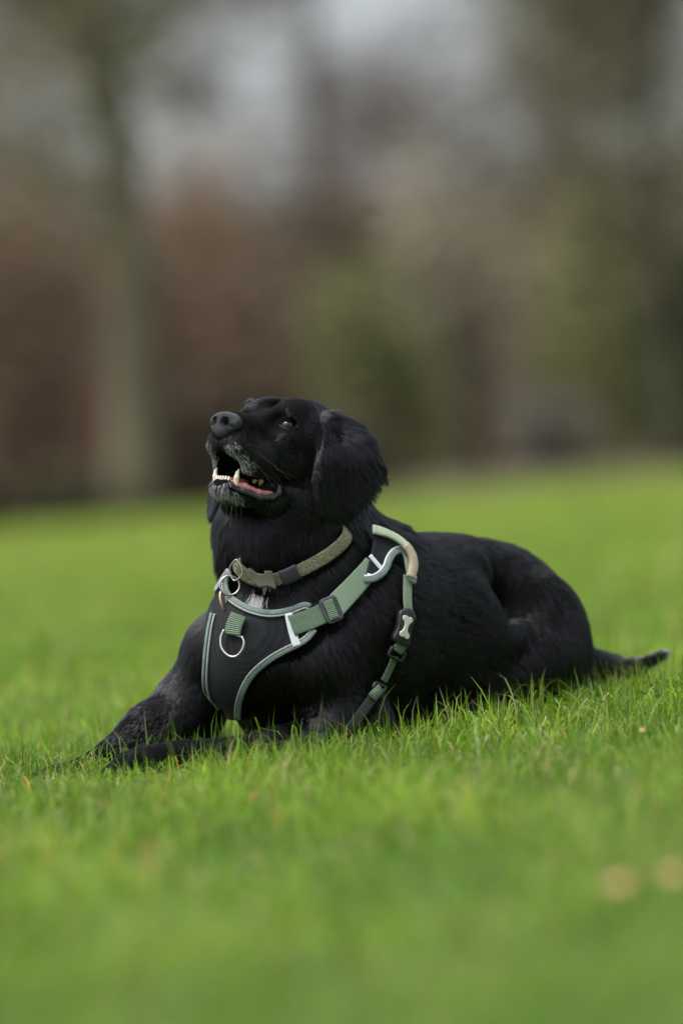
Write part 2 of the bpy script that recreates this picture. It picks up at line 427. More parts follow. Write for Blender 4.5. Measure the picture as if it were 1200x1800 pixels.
# ------------------------------------------------------------------ tools that lay things on the coat
def torso(P): return body_sdf(P, False)
def grad(P, f, e=.0015):
    P = np.asarray(P, f32); g = np.stack([f(P+np.eye(3, dtype=f32)[i]*e)-f(P-np.eye(3, dtype=f32)[i]*e) for i in range(3)], 1)
    return g/np.maximum(np.linalg.norm(g, axis=1), 1e-9)[:, None]
def trace(px, off=.008, f=torso):
    """points of the offset coat surface seen at these places of the photograph"""
    px = np.asarray(px, float); off = np.broadcast_to(off, len(px)).astype(float)
    d = FW*FPX+CR*(px[:, :1]-600)-CU*(px[:, 1:2]-900); d /= np.linalg.norm(d, axis=1)[:, None]
    t = np.full(len(px), 5.3); best = np.full(len(px), 9.); bt = t.copy(); done = np.zeros(len(px), bool)
    for _ in range(90):
        v = f((CAM+d*t[:, None]).astype(f32))-off
        m = (v < best) & ~done; best[m] = v[m]; bt[m] = t[m]
        done |= v < .0002
        t = np.where(done, t, t+np.maximum(v*.7, .0003))
    for _ in range(6): bt = np.where(done, bt+(f((CAM+d*bt[:, None]).astype(f32))-off)*.9, bt)
    P = CAM+d*bt[:, None]
    miss = best > .001                                  # silhouette: drop onto the surface
    for _ in range(6):
        if miss.any():
            g = grad(P[miss], f); P[miss] -= g*(f(P[miss].astype(f32))-off[miss])[:, None]*.8
    return P
def ontos(P, off=.008, f=torso, it=8):
    P = np.array(P, float)
    for _ in range(it): P -= grad(P, f)*(f(P.astype(f32))-off)[:, None]*.8
    return P
def resample(P, n):
    P = np.asarray(P, float); L = np.r_[0, np.cumsum(np.linalg.norm(np.diff(P, axis=0), axis=1))]
    t = np.linspace(0, L[-1], n); return np.stack([np.interp(t, L, P[:, i]) for i in range(P.shape[1])], 1)
def smooth_line(P, it=2, closed=False):
    P = P.copy()
    for _ in range(it):
        if closed: P = .5*P+.25*(np.roll(P, 1, 0)+np.roll(P, -1, 0))
        else: P[1:-1] = .5*P[1:-1]+.25*(P[2:]+P[:-2])
    return P
def ribbon(name, P, Nr, w, h, mat, parent, closed=False, round_=.35):
    """flat band with a rounded-rectangle section swept along P"""
    P = np.asarray(P, float); n = len(P)
    T = np.roll(P, -1, 0)-np.roll(P, 1, 0)
    if not closed: T[0] = P[1]-P[0]; T[-1] = P[-1]-P[-2]
    T /= np.linalg.norm(T, axis=1)[:, None]
    Nr = Nr-(Nr*T).sum(1)[:, None]*T; Nr /= np.linalg.norm(Nr, axis=1)[:, None]
    B = np.cross(T, Nr); w = np.broadcast_to(w, n); h = np.broadcast_to(h, n)
    m = 12; prof = []
    for k in range(m):
        a = 2*math.pi*(k+.5)/m; c, s_ = math.cos(a), math.sin(a)
        prof.append((math.copysign(abs(c)**round_, c)/2, math.copysign(abs(s_)**.7, s_)/2))
    V = []; C = []; L = np.r_[0, np.cumsum(np.linalg.norm(np.diff(P, axis=0), axis=1))]
    for i in range(n):
        for u, v in prof:
            V.append(P[i]+B[i]*u*w[i]+Nr[i]*(v*h[i])); C.append((L[i]*10, u+.5, v+.5, 1))
    F = [(i*m+j, i*m+(j+1) % m, ((i+1) % n)*m+(j+1) % m, ((i+1) % n)*m+j) for i in range(n if closed else n-1) for j in range(m)]
    if not closed: F += [tuple(range(m))[::-1], tuple(range((n-1)*m, n*m))]
    return mesh_np(name, V, [f[::-1] for f in F], mat, parent, colors=C)
def tube(name, P, r, mat, parent, closed=False, m=10):
    P = np.asarray(P, float); n = len(P); r = np.broadcast_to(r, n)
    T = np.roll(P, -1, 0)-np.roll(P, 1, 0)
    if not closed: T[0] = P[1]-P[0]; T[-1] = P[-1]-P[-2]
    T /= np.linalg.norm(T, axis=1)[:, None]
    a = np.cross(T[0], [0.3, .2, 1]); a /= np.linalg.norm(a); V = []
    for i in range(n):
        a = a-(a@T[i])*T[i]; a /= np.linalg.norm(a); b = np.cross(T[i], a)
        for j in range(m):
            q = 2*math.pi*j/m; V.append(P[i]+r[i]*(math.cos(q)*a+math.sin(q)*b))
    F = [(i*m+j, i*m+(j+1) % m, ((i+1) % n)*m+(j+1) % m, ((i+1) % n)*m+j) for i in range(n if closed else n-1) for j in range(m)]
    if not closed: F += [tuple(range(m))[::-1], tuple(range((n-1)*m, n*m))]
    return mesh_np(name, V, F, mat, parent)
def patch(name, poly, off, thick, mat, parent, step=4, f=torso, smooth=1, dome=0.0):
    """closed outline in photo pixels -> cloth of real thickness lying on the coat"""
    from mathutils.geometry import delaunay_2d_cdt
    poly = np.asarray(poly, float); n = len(poly)
    per = np.linalg.norm(np.diff(np.vstack([poly, poly[:1]]), axis=0), axis=1).sum()
    bd = resample(np.vstack([poly, poly[:1]]), max(8, int(per/step)))[:-1]; n = len(bd)
    lo = bd.min(0); hi = bd.max(0)
    g = np.stack(np.meshgrid(np.arange(lo[0], hi[0], step), np.arange(lo[1], hi[1], step)), -1).reshape(-1, 2)
    sd = poly2d(g[:, 0], g[:, 1], bd); g = g[sd < -step*.5]
    pts = np.vstack([bd, g])
    vs, _, fs, *_ = delaunay_2d_cdt([Vector(p) for p in pts], [(i, (i+1) % n) for i in range(n)], [], 1, 1e-4)
    v2 = np.array([tuple(v) for v in vs]); P = trace(v2, off, f); G = grad(P, f)
    if dome:
        q = np.clip(-poly2d(v2[:, 0], v2[:, 1], bd)/12, 0, 1); P = P+G*(dome*np.sqrt(q))[:, None]
    m = len(P); ed = {}
    for fc in fs:
        for i in range(3):
            e = (fc[i], fc[(i+1) % 3]); ed[e] = 1
    F = [tuple(f_) for f_ in fs]+[tuple(m+i for i in f_[::-1]) for f_ in fs]
    for (a, b) in ed:
        if (b, a) not in ed: F.append((b, a, m+a, m+b))
    V = np.vstack([P, P-G*thick])
    # orient outward
    a, b, c = F[0][:3]; nn = np.cross(P[b]-P[a], P[c]-P[a])
    if nn@G[a] < 0: F = [f_[::-1] for f_ in F]
    return mesh_np(name, V, F, mat, parent)
def offset_px(c, d):
    c = np.asarray(c, float); t = np.gradient(c, axis=0); t /= np.linalg.norm(t, axis=1)[:, None]
    return c+np.stack([-t[:, 1], t[:, 0]], 1)*d
def surf_line(px, off, n=40, k=6):
    q = resample(spline(px, k), n); P = smooth_line(trace(q, off), 2); return P, grad(P, torso)

# webbing with woven ribs across the band
def webbing(name, c, c2, ribs=330., rough=.75):
    m = principled(name, c, rough, spec=.25); b = m.node_tree.nodes['Principled BSDF']
    at = N(m, 'ShaderNodeAttribute'); at.attribute_name = 'col'; sp = N(m, 'ShaderNodeSeparateColor'); Lk(m, at.outputs['Color'], sp.inputs[0])
    mu = N(m, 'ShaderNodeMath'); mu.operation = 'MULTIPLY'; mu.inputs[1].default_value = ribs/10*2*math.pi; Lk(m, sp.outputs[0], mu.inputs[0])
    sn = N(m, 'ShaderNodeMath'); sn.operation = 'SINE'; Lk(m, mu.outputs[0], sn.inputs[0])
    bp = N(m, 'ShaderNodeBump'); bp.inputs['Strength'].default_value = .8; bp.inputs['Distance'].default_value = .0008
    Lk(m, sn.outputs[0], bp.inputs['Height']); Lk(m, bp.outputs[0], b.inputs['Normal'])
    tc = N(m, 'ShaderNodeTexCoord'); no = N(m, 'ShaderNodeTexNoise'); no.inputs['Scale'].default_value = 60; no.inputs['Detail'].default_value = 8; Lk(m, tc.outputs['Object'], no.inputs['Vector'])
    mx = N(m, 'ShaderNodeMix'); mx.data_type = 'RGBA'; mx.inputs[6].default_value = (*c, 1); mx.inputs[7].default_value = (*c2, 1)
    Lk(m, no.outputs['Fac'], mx.inputs[0]); Lk(m, mx.outputs[2], b.inputs['Base Color'])
    return m
def mesh_fabric(name, c1, c2, pitch=430.):
    m = principled(name, c1, .8, spec=.2); b = m.node_tree.nodes['Principled BSDF']
    tc = N(m, 'ShaderNodeTexCoord'); mp = N(m, 'ShaderNodeMapping'); mp.inputs['Rotation'].default_value = (.3, .5, .2)
    vo = N(m, 'ShaderNodeTexVoronoi'); vo.inputs['Scale'].default_value = pitch; vo.inputs['Randomness'].default_value = .15
    Lk(m, tc.outputs['Object'], mp.inputs[0]); Lk(m, mp.outputs[0], vo.inputs['Vector'])
    r = N(m, 'ShaderNodeValToRGB'); r.color_ramp.elements[0].position = .25; r.color_ramp.elements[1].position = .5
    r.color_ramp.elements[0].color = (*c1, 1); r.color_ramp.elements[1].color = (*c2, 1)
    Lk(m, vo.outputs['Distance'], r.inputs[0]); Lk(m, r.outputs[0], b.inputs['Base Color'])
    bp = N(m, 'ShaderNodeBump'); bp.inputs['Strength'].default_value = .7; bp.inputs['Distance'].default_value = .0012
    Lk(m, vo.outputs['Distance'], bp.inputs['Height']); Lk(m, bp.outputs[0], b.inputs['Normal'])
    return m
green = webbing('sage_webbing', (.085, .135, .082), (.12, .17, .11))
green_lt = webbing('pale_sage_webbing', (.20, .28, .19), (.27, .35, .25), 600.)
trim_g = noisy('sage_trim', (.11, .155, .13), (.16, .21, .18), 70, .6, .3, 600)
reflect = noisy('grey_reflective_edge', (.22, .22, .23), (.34, .34, .35), 300, .45, .4, 900, spec=.6)
refl_w = noisy('pale_reflective_tape', (.50, .52, .55), (.60, .62, .65), 80, .4, .2, 900, spec=.6)
fabric = mesh_fabric('black_air_mesh', (.002, .002, .0022), (.016, .018, .021), 330.)
plastic = noisy('black_plastic', (.010, .010, .012), (.016, .016, .018), 60, .4, .1, 400, spec=.5)
steel = principled('worn_steel', (.36, .34, .33), .38, 1.0)
copper = principled('brass_metal', (.72, .50, .28), .28, 1.0)
handle_m = noisy('pale_handle_webbing', (.34, .42, .28), (.46, .52, .36), 45, .75, .3, 700)
tan_m = noisy('tan_handle_padding', (.36, .30, .21), (.44, .38, .27), 45, .75, .3, 700)

# ------------------------------------------------------------------ harness
harness = empty('dog_harness', (-.10, 0.02, .2)); tag(harness, 'sage green and black mesh harness with grey edging strapped round the chest of the dog', 'harness')
neckline = [(404, 1004), (397, 1026), (402, 1046), (420, 1060), (440, 1070), (473, 1077), (509, 1072), (535, 1062), (546, 1066)]
left_edge = [(372, 1078), (365, 1110), (359, 1165), (359, 1212), (373, 1254)]
right_edge = [(553, 1107), (540, 1123), (523, 1134), (498, 1146), (473, 1161), (450, 1180), (437, 1196), (425, 1220), (419, 1245), (419, 1264)]
HO_ = .012
panel_px = [(384, 1030), (400, 1044), (420, 1058), (440, 1068), (473, 1075), (509, 1070), (535, 1060), (548, 1066), (556, 1104), (540, 1121), (523, 1132), (498, 1144), (473, 1159), (450, 1178), (437, 1194), (425, 1218), (420, 1245), (420, 1266), (394, 1266), (376, 1250), (360, 1212), (360, 1165), (366, 1110), (373, 1072), (378, 1040)]
patch('chest_panel', panel_px, HO_, .004, fabric, harness, 3.5)
def trim(px, side, n=50, w=.0085, off=HO_+.0015, two=True):
    q = resample(spline(px, 6), n)
    P = smooth_line(trace(q, off)); ribbon('edge_trim', P, grad(P, torso), w, .0045, trim_g, harness, round_=.6)
    if two:
        P = smooth_line(trace(offset_px(q, side), off+.001)); ribbon('reflective_piping', P, grad(P, torso), .0032, .0032, reflect, harness, round_=.8)
trim(neckline, 6.5); trim(left_edge, -5.5, w=.006); trim(right_edge, 5.5)
q = resample(spline([(378, 1038), (388, 1022), (402, 1004)], 6), 14); P = trace(q, HO_+.002); ribbon('edge_trim', P, grad(P, torso), .011, .004, reflect, harness, round_=.6)
P, G_ = surf_line([(507, 1078), (511, 1098), (516, 1118), (522, 1136)], HO_+.003, 20); ribbon('reflective_tab', P, G_, .0125, .0025, refl_w, harness)
# neck strap, slider buckle
q = [(512, 1100), (530, 1094), (548, 1087), (568, 1078), (583, 1070)]
P, G_ = surf_line(q, HO_+.005, 30); ribbon('webbing_strap', P, G_, .033, .003, green, harness)
q = [(583, 1072), (600, 1054), (620, 1033), (637, 1014), (650, 999), (656, 990)]
P, G_ = surf_line(q, HO_+.007, 36); ribbon('webbing_strap', P, G_, np.linspace(.037, .030, 36), .003, green_lt, harness)
def slider(name, c, ax, w, l, off, mat, bar=.005, loop=None):
    """plastic ladder slider: frame of two long bars and two cross bars, lying on the coat"""
    c = np.asarray(c, float); ax = np.asarray(ax, float)/np.linalg.norm(ax); pe = np.array([-ax[1], ax[0]])
    cs = [c+ax*l/2*sx+pe*w/2*sy for sx, sy in ((-1, -1), (1, -1), (1, 1), (-1, 1))]
    ring = resample(np.vstack([cs, cs[:1]]), 33)[:-1]
    P = trace(ring, off); P = smooth_line(P, 1, True); G = np.repeat(grad(trace([c], off), torso), len(P), 0)
    o = ribbon(name, P, G, bar, .0055, mat, harness, closed=True, round_=.6)
    if loop:
        q = resample([c+pe*w*.46, c, c-pe*w*.46], 14); P = trace(q, off+.003); G = grad(P, torso)
        ribbon('webbing_loop', P, G, loop, np.interp(np.linspace(-1, 1, 14), [-1, -.8, 0, .8, 1], [.003, .007, .009, .007, .003]), green, harness, round_=.9)
    return o
slider('slider_buckle', (582, 1072), (1, -.42), 40, 25, HO_+.008, plastic, .007, .017)
# D-ring on the chest
P, G_ = surf_line([(420, 1080), (412, 1098), (408, 1116)], HO_+.006, 16); ribbon('webbing_tab', P, G_, .028, .004, green, harness)
q = resample(spline([(394, 1107), (388, 1122), (390, 1140), (402, 1153), (415, 1154), (426, 1142), (429, 1128), (425, 1119)], 8), 44)
P = trace(q, HO_+.009+.004*np.sin(np.linspace(0, math.pi, 44))); tube('d_ring', smooth_line(P), .0021, steel, harness)
P = trace(resample([(395, 1110), (408, 1113), (424, 1120)], 8), HO_+.006); tube('d_ring_bar', P, .0018, steel, harness)
# shoulder yoke of the back panel
yoke = [(662, 936), (690, 938), (712, 952), (722, 970), (718, 992), (708, 972), (698, 968), (688, 980), (681, 998), (668, 1012), (650, 1016), (641, 1018), (648, 992), (655, 968)]
patch('back_panel', yoke, HO_+.0105, .006, fabric, harness, 3)
q = resample(spline([(640, 1019), (655, 1018), (670, 1010), (680, 997), (686, 981), (695, 970), (706, 968), (714, 980), (717, 998), (722, 1018), (730, 1022)], 6), 60)
P = smooth_line(trace(q, HO_+.010)); ribbon('edge_trim', P, grad(P, torso), .010, .006, trim_g, harness, round_=.6)
P = smooth_line(trace(offset_px(q, -6.5), HO_+.011)); ribbon('reflective_piping', P, grad(P, torso), .0036, .004, refl_w, harness, round_=.8)
P, G_ = surf_line([(650, 976), (661, 989), (674, 1004)], HO_+.011, 14); ribbon('reflective_tab', P, G_, .007, .0025, refl_w, harness)
P, G_ = surf_line([(645, 1010), (655, 1014), (664, 1017)], HO_+.011, 14); ribbon('reflective_tab', P, G_, .006, .0025, refl_w, harness)
# grab handle arching over the withers
hq = resample(spline([(655, 930), (680, 937), (704, 950), (721, 969), (727, 992), (721, 1015)], 8), 44)
P = trace(hq, HO_+.010+.010*np.sin(np.linspace(0.3, math.pi, 44))); P = smooth_line(P, 3); G_ = grad(P, torso)
ribbon('handle', P[:24], G_[:24], .015, .006, handle_m, harness, round_=.6)
ribbon('handle_padding', P[22:], G_[22:], .016, .009, tan_m, harness, round_=.8)
# girth strap down behind the shoulder
P, G_ = surf_line([(716, 1012), (716, 1035), (716, 1055), (718, 1078)], HO_+.002, 24); ribbon('webbing_strap', P, G_, .016, .003, green_lt, harness)
bk = [(704, 1074), (721, 1069), (731, 1086), (724, 1106), (721, 1132), (714, 1137), (692, 1125), (699, 1104), (701, 1090)]
patch('side_release_buckle', spline(bk, 3, True), HO_+.010, .011, plastic, harness, 2.5, dome=.002)
BONE = np.array([(745, 343), (775, 350), (790, 372), (815, 365), (837, 390), (830, 425), (800, 445), (780, 490), (775, 540), (797, 570), (797, 607), (775, 627), (750, 615), (735, 593), (708, 600), (688, 575), (690, 540), (715, 525), (735, 500), (747, 460), (745, 420), (725, 387), (728, 355)])/6.667+[600, 1030]
bone_m = principled('cream_bone_badge', (.55, .52, .46), .5)
patch('bone_badge', BONE, HO_+.0145, .003, bone_m, harness, 1.3)
P, G_ = surf_line([(707, 1132), (701, 1140), (697, 1146)], HO_+.004, 10); ribbon('webbing_loop', P, G_, .021, .008, green, harness, round_=.8)
slider('slider_buckle', (697, 1150), (-.5, 1), 26, 16, HO_+.004, plastic, .005)
P, G_ = surf_line([(694, 1154), (685, 1176), (674, 1198)], HO_, 20); ribbon('webbing_strap', P, G_, .013, .003, green, harness)
slider('slider_buckle', (666, 1208), (-.5, 1), 20, 10, HO_+.003, plastic, .0045)
P, G_ = surf_line([(669, 1209), (661, 1218), (654, 1226)], HO_+.004, 10); ribbon('webbing_loop', P, G_, .016, [.004, .008, .011, .013, .014, .014, .013, .011, .008, .004], green, harness, round_=.8)
under = webbing('dark_girth_webbing', (.02, .028, .022), (.03, .04, .03))
P, G_ = surf_line([(655, 1226), (635, 1254), (612, 1285)], HO_-.002, 20); ribbon('girth_strap', P, G_, .016, .003, under, harness)

# ------------------------------------------------------------------ collar
collar = empty('dog_collar', (-.06, .08, .30)); tag(collar, 'olive woven collar with grey clip and metal rings round the neck of the dog', 'collar')
olive = noisy('olive_knit', (.15, .145, .085), (.30, .28, .18), 420, .85, .9, 520, detail=2, stops=(.4, .6))
clip = noisy('khaki_plastic', (.085, .085, .06), (.11, .11, .08), 60, .38, .1, 300, spec=.5)
CO = .016
vis = trace(resample(spline([(402, 975), (409, 989), (420, 1002), (440, 1016), (470, 1022), (505, 1012), (535, 999), (575, 977), (602, 955), (618, 935), (630, 920)], 5), 60), CO)
vk = PX(vis); vis = ontos(vis, np.interp(vk[:, 0], [402, 408, 413, 612, 620, 630], [-.006, .004, CO, CO, .0, -.008]))
ctr = np.array([-.05, .09, .325]); bk_ = []
for t in np.linspace(0, 1, 26)[1:-1]:                     # hidden part, round the nape
    a = vis[-1]*(1-t)+vis[0]*t; bk_.append(a+np.array([.0, .20, .0])*math.sin(math.pi*t)**.6)
loop = np.vstack([vis, ontos(np.array(bk_), -.006)]); loop = resample(np.vstack([loop, loop[:1]]), 121)[:-1]
loop = smooth_line(loop, 3, True); G_ = grad(loop, torso)
ribbon('band', loop, G_, .0205, .0035, olive, collar, closed=True)
P, G_ = surf_line([(494, 1017), (508, 1012), (524, 1004)], CO+.003, 12); ribbon('buckle_socket', P, G_, .025, .007, plastic, collar)
bp_ = [(437, 999), (450, 1008), (464, 1010), (465, 1004), (478, 1004), (486, 1036), (470, 1030), (455, 1033), (443, 1023), (438, 1012)]
patch('clip', bp_, CO+.009, .008, clip, collar, 2.5)
P = trace(resample([(415, 982), (404, 996), (404, 1008), (411, 1022), (419, 1018), (427, 1010), (424, 995), (415, 982)], 40)[:-1], CO+.004+.004*np.sin(np.linspace(0, math.pi, 39))); tube('d_ring', smooth_line(P, 3, True), .0014, steel, collar, True)
def ring3(c, r, px_c, n, rad, mat, name, sq=1.0, up=(0, 0, 1)):
    n = np.asarray(n, float)/np.linalg.norm(n); a = np.cross(n, up); a /= np.linalg.norm(a); b = np.cross(n, a)
    return tube(name, [c+r*(sq*math.cos(t)*a+math.sin(t)*b) for t in np.linspace(0, 2*math.pi, 48, endpoint=False)], rad, mat, collar, True)
c0 = trace([(404, 1029)], CO+.002)[0]; ring3(c0, .0150, 0, (.12, -.95, .25), .0017, steel, 'split_ring')
c1 = trace([(393, 1057)], CO+.001)[0]; ring3(c1, .0150, 0, (.75, -.6, .15), .0019, copper, 'brass_ring', .45)
print('harness', _t.time()-_t0)

# ------------------------------------------------------------------ fur
def vnoise(P, s, seed):
    r = np.random.default_rng(seed); out = np.zeros((len(P), 3))
    for k in range(4):
        w = r.normal(size=(3, 3))*s*(1+.7*k); ph = r.uniform(0, 6.28, 3); out += np.sin(P@w+ph)/(1+.5*k)
    return out*.5
def hv(v): return HM@np.asarray(v, float)
GD = [   # (place, lay direction, length, lift)
 (H((.085, .0, .0)), hv((-1, 0, .05)), .003, .12), (H((.05, .0, .008)), hv((-1, 0, .1)), .004, .12), (H((.02, 0, .02)), hv((-1, 0, .5)), .006, .15),
 (H((.06, .022, -.03)), hv((-1, .3, -.35)), .006, .18), (H((.06, -.022, -.03)), hv((-1, -.3, -.35)), .006, .18),
 (H((.075, .02, -.055)), hv((-.6, .4, -.8)), .008, .35), (H((.075, -.02, -.055)), hv((-.3, -.6, -.8)), .008, .40), (H((.045, .028, -.068)), hv((-.8, .2, -.6)), .009, .3),
 (H((.02, .04, -.045)), hv((-1, .2, -.3)), .008, .18), (H((-.03, .06, -.04)), hv((-1, .0, -.5)), .013, .2), (H((-.02, .045, -.005)), hv((-1, .2, .0)), .007, .12),
 (H((.0, .03, .03)), hv((-1, .25, .05)), .006, .08), (H((.018, .03, .026)), hv((-1, .2, .1)), .005, .06), (H((-.05, .0, .045)), hv((-1, 0, 0)), .009, .12), (H((-.10, 0, .02)), hv((-.7, 0, -.7)), .02, .2),
 (H((.0, -.04, .02)), hv((-1, -.3, .2)), .007, .2), (H((.075, 0, -.105)), hv((-.4, 0, -.9)), .010, .45), (H((.05, .015, -.11)), hv((-.8, .2, -.6)), .011, .35), (H((.05, -.015, -.11)), hv((-.6, -.4, -.6)), .011, .35),
 (H((.0, .03, -.10)), hv((-1, .1, -.3)), .014, .25), (H((-.03, 0, -.11)), hv((-1, 0, -.5)), .022, .3),
 (H((.026, .029, .004)), hv((-1, .35, .15)), .005, .08), (H((.01, .045, -.012)), hv((-1, .2, -.25)), .006, .08),
 (H((-.052, .052, .036)), np.array([.2, .1, -1.]), .012, .12),
 # ears
 (W(580, 725, .03), (.35, .2, -1), .020, .22), (W(625, 745, .03), (.9, .5, -.6), .024, .30), (W(600, 800, 0), (.35, .15, -1), .022, .12), (W(650, 800, .04), (.6, .4, -.85), .020, .16), (W(575, 860, 0), (.12, 0, -1), .020, .10),
 (W(620, 880, .02), (.35, .2, -.9), .024, .18), (W(683, 825, .08), (.6, .4, -.75), .018, .20), (W(555, 800, .0), (.05, 0, -1), .011, .03), (W(552, 840, .0), (.1, 0, -1), .012, .03), (W(562, 755, .02), (.05, 0, -1), .010, .05), (H((-.08, -.065, -.06)), (-.2, 0, -1), .02, .15), (W(365, 870, .1), (-.3, 0, -1), .016, .2),
 # neck and chest
 (W(400, 920, .05), (-.25, .0, -1), .035, .30), (W(390, 970, .05), (-.45, 0, -.9), .040, .42), (W(460, 930, 0), (-.1, -.1, -1), .035, .25), (W(520, 960, 0), (.15, -.1, -1), .035, .25), (W(600, 930, .04), (.5, .1, -.9), .035, .30),
 (W(655, 930, .12), (.8, .3, -.55), .038, .45), (W(640, 900, .12), (.6, .2, -.8), .035, .35), (W(440, 1040, .0), (-.15, -.1, -1), .030, .22), (W(580, 1030, .0), (.3, 0, -1), .028, .2),
 (W(420, 1150, -.02), (.0, -.1, -1), .022, .15), (W(370, 1180, .08), (-.2, 0, -1), .025, .2), (W(480, 1230, -.02), (.1, -.1, -1), .024, .15), (W(420, 1280, .0), (.3, 0, -1), .03, .3),
 # shoulder, upper arm
 (W(560, 1150, .0), (.35, .0, -1), .022, .15), (W(650, 1080, .05), (.55, .2, -.8), .024, .15), (W(620, 1200, .0), (.6, .2, -.8), .024, .18), (W(580, 1280, .0), (.4, .1, -.5), .020, .2),
 # legs
 (W(450, 1310, -.05), (-1, -.5, -.1), .012, .15), (W(310, 1335, -.09), (-1, -.5, -.1), .008, .12), (W(210, 1350, -.14), (-1, -.4, -.3), .006, .12),
 (W(350, 1130, .15), (-.35, 0, -1), .020, .22), (W(310, 1220, .16), (-.6, -.2, -.7), .016, .2), (W(360, 1280, .14), (.5, .2, -.8), .026, .4), (W(240, 1300, .10), (-1, -.4, -.5), .012, .15), (W(150, 1345, .04), (-1, -.4, -.3), .007, .12), (W(60, 1370, 0), (-1, -.4, -.3), .005, .12),
 # trunk
 (W(720, 945, .2), (.8, .55, -.1), .024, .16), (W(740, 1020, .10), (.85, .5, -.35), .025, .13), (W(730, 1150, .06), (.8, .5, -.5), .024, .13), (W(760, 1240, .1), (.6, .4, -.7), .03, .25), (W(820, 940, .25), (.8, .6, 0), .020, .10),
 (W(820, 1040, .16), (.8, .5, -.25), .022, .11), (W(830, 1150, .15), (.8, .5, -.45), .024, .13), (W(900, 960, .3), (.8, .55, -.3), .020, .1),
 # haunch
 (W(940, 1000, .25), (.6, .3, -.8), .018, .12), (W(960, 1090, .2), (.45, .3, -1), .016, .06), (W(915, 1050, .22), (.5, .35, -.9), .015, .05), (W(900, 1160, .2), (.2, 0, -1), .022, .15), (W(1010, 1100, .3), (.6, .3, -.9), .024, .18), (W(1030, 1170, .35), (.7, .2, -.8), .035, .3), (W(960, 1210, .2), (.5, .1, -.8), .024, .2), (W(850, 1240, .2), (-.7, -.5, -.1), .012, .15),
 (W(1060, 1170, .40), (1, .1, -.2), .020, .2), (W(1110, 1174, .38), (1, -.2, .1), .013, .2), (W(1155, 1155, .36), (1, -.1, .5), .014, .25),
 ((.25, .5, .2), (.8, .5, -.4), .022, .15), ((0, .32, .2), (.7, .6, -.3), .024, .15), ((.1, .3, .0), (.7, .6, 0), .02, .1)]
gp = np.array([g[0] for g in GD]); gd = np.array([np.asarray(g[1], float)/np.linalg.norm(g[1]) for g in GD]); gl = np.array([g[2] for g in GD]); gf = np.array([g[3] for g in GD])
me = body.data; nv = len(me.vertices)
VN = np.empty(nv*3, f32); me.vertices.foreach_get('normal', VN); VN = VN.reshape(-1, 3)
T_ = np.vstack([BF[:, [0, 1, 2]], BF[:, [0, 2, 3]]]); A3 = BV[T_]
ar = .5*np.linalg.norm(np.cross(A3[:, 1]-A3[:, 0], A3[:, 2]-A3[:, 0]), axis=1); cen_ = A3.mean(1)
tn = np.cross(A3[:, 1]-A3[:, 0], A3[:, 2]-A3[:, 0]); tn /= np.linalg.norm(tn, axis=1)[:, None]+1e-12
view = CAM-cen_; view /= np.linalg.norm(view, axis=1)[:, None]
fac = np.clip((tn*view).sum(1)*1.5+.75, .12, 1)
hc_ = H((0, 0, -.02)); hd = np.linalg.norm(cen_-hc_, axis=1)
dens = fac*np.where(hd < .17, 2.6, 1.0)*np.where(cen_[:, 2] < .012, .2, 1)
NF = 520000
pr = ar*dens; pr /= pr.sum(); ti = rng.choice(len(T_), NF, p=pr)
u = rng.random(NF); v = rng.random(NF); fl = u+v > 1; u[fl] = 1-u[fl]; v[fl] = 1-v[fl]
bar = np.stack([1-u-v, u, v], 1)
R_ = (A3[ti]*bar[:, :, None]).sum(1); Nn = (VN[T_[ti]]*bar[:, :, None]).sum(1); Nn /= np.linalg.norm(Nn, axis=1)[:, None]
# which areas stay bare: nose, eyes, inside of the mouth, under the straps
hl = (R_-HO)@HM/HS; hs_ = hl.copy(); hs_[:, 1] = np.abs(hs_[:, 1])
nl = Nn@HM
keep = nose_f(hs_.astype(f32)) > .0012
keep &= np.linalg.norm(hs_-EYE_C, axis=1) > EYE_R+.0022
inm = (hs_[:, 0] > .0) & (hs_[:, 0] < .10) & (hs_[:, 1] < .05) & (hs_[:, 2] < -.045) & (hs_[:, 2] > -.10)
cavd = np.minimum(ell(hs_.astype(f32), (.040, 0, -.070), (.058, .0225, .022)), ell(hs_.astype(f32), (.085, 0, -.070), (.04, .0150, .0220)))
cavd = np.minimum(cavd, cone(hs_.astype(f32), (.012, .039, -.084), (.070, .024, -.079), .0065, .0075))
keep &= ~(inm & (cavd < .0012))
keep &= lip_f(hs_.astype(f32)) > .001
from mathutils import kdtree
hv_ = []; hn_ = []
for o in list(harness.children)+list(collar.children):
    if 'ring' in o.name: continue
    q = np.empty(len(o.data.vertices)*3, f32); o.data.vertices.foreach_get('co', q); q = q.reshape(-1, 3); hv_.append(q[torso(q) > .0075])
hv_ = np.concatenate(hv_)
# coarse voxel set of strap positions for a fast distance test
kd = kdtree.KDTree(len(hv_))
for i, p in enumerate(hv_): kd.insert(p, i)
kd.balance()
lo_, hi_ = hv_.min(0)-.02, hv_.max(0)+.02
cand = np.where(np.all((R_ > lo_) & (R_ < hi_), axis=1) & keep)[0]
lift_px = R_[cand]+Nn[cand]*.012
hd_ = np.array([kd.find(p)[2] for p in lift_px]); keep[cand[hd_ < .0085]] = False
R_, Nn, hl = R_[keep], Nn[keep], hl[keep]; n = len(R_); print('strands', n)
D_ = np.empty((n, 3)); Lh = np.empty(n); Lf = np.empty(n)
for a in range(0, n, 40000):
    q = R_[a:a+40000]; d2 = ((q[:, None]-gp[None])**2).sum(2); w = 1/(d2+2e-4)**2.2; w /= w.sum(1)[:, None]
    D_[a:a+40000] = w@gd; Lh[a:a+40000] = w@gl; Lf[a:a+40000] = w@gf
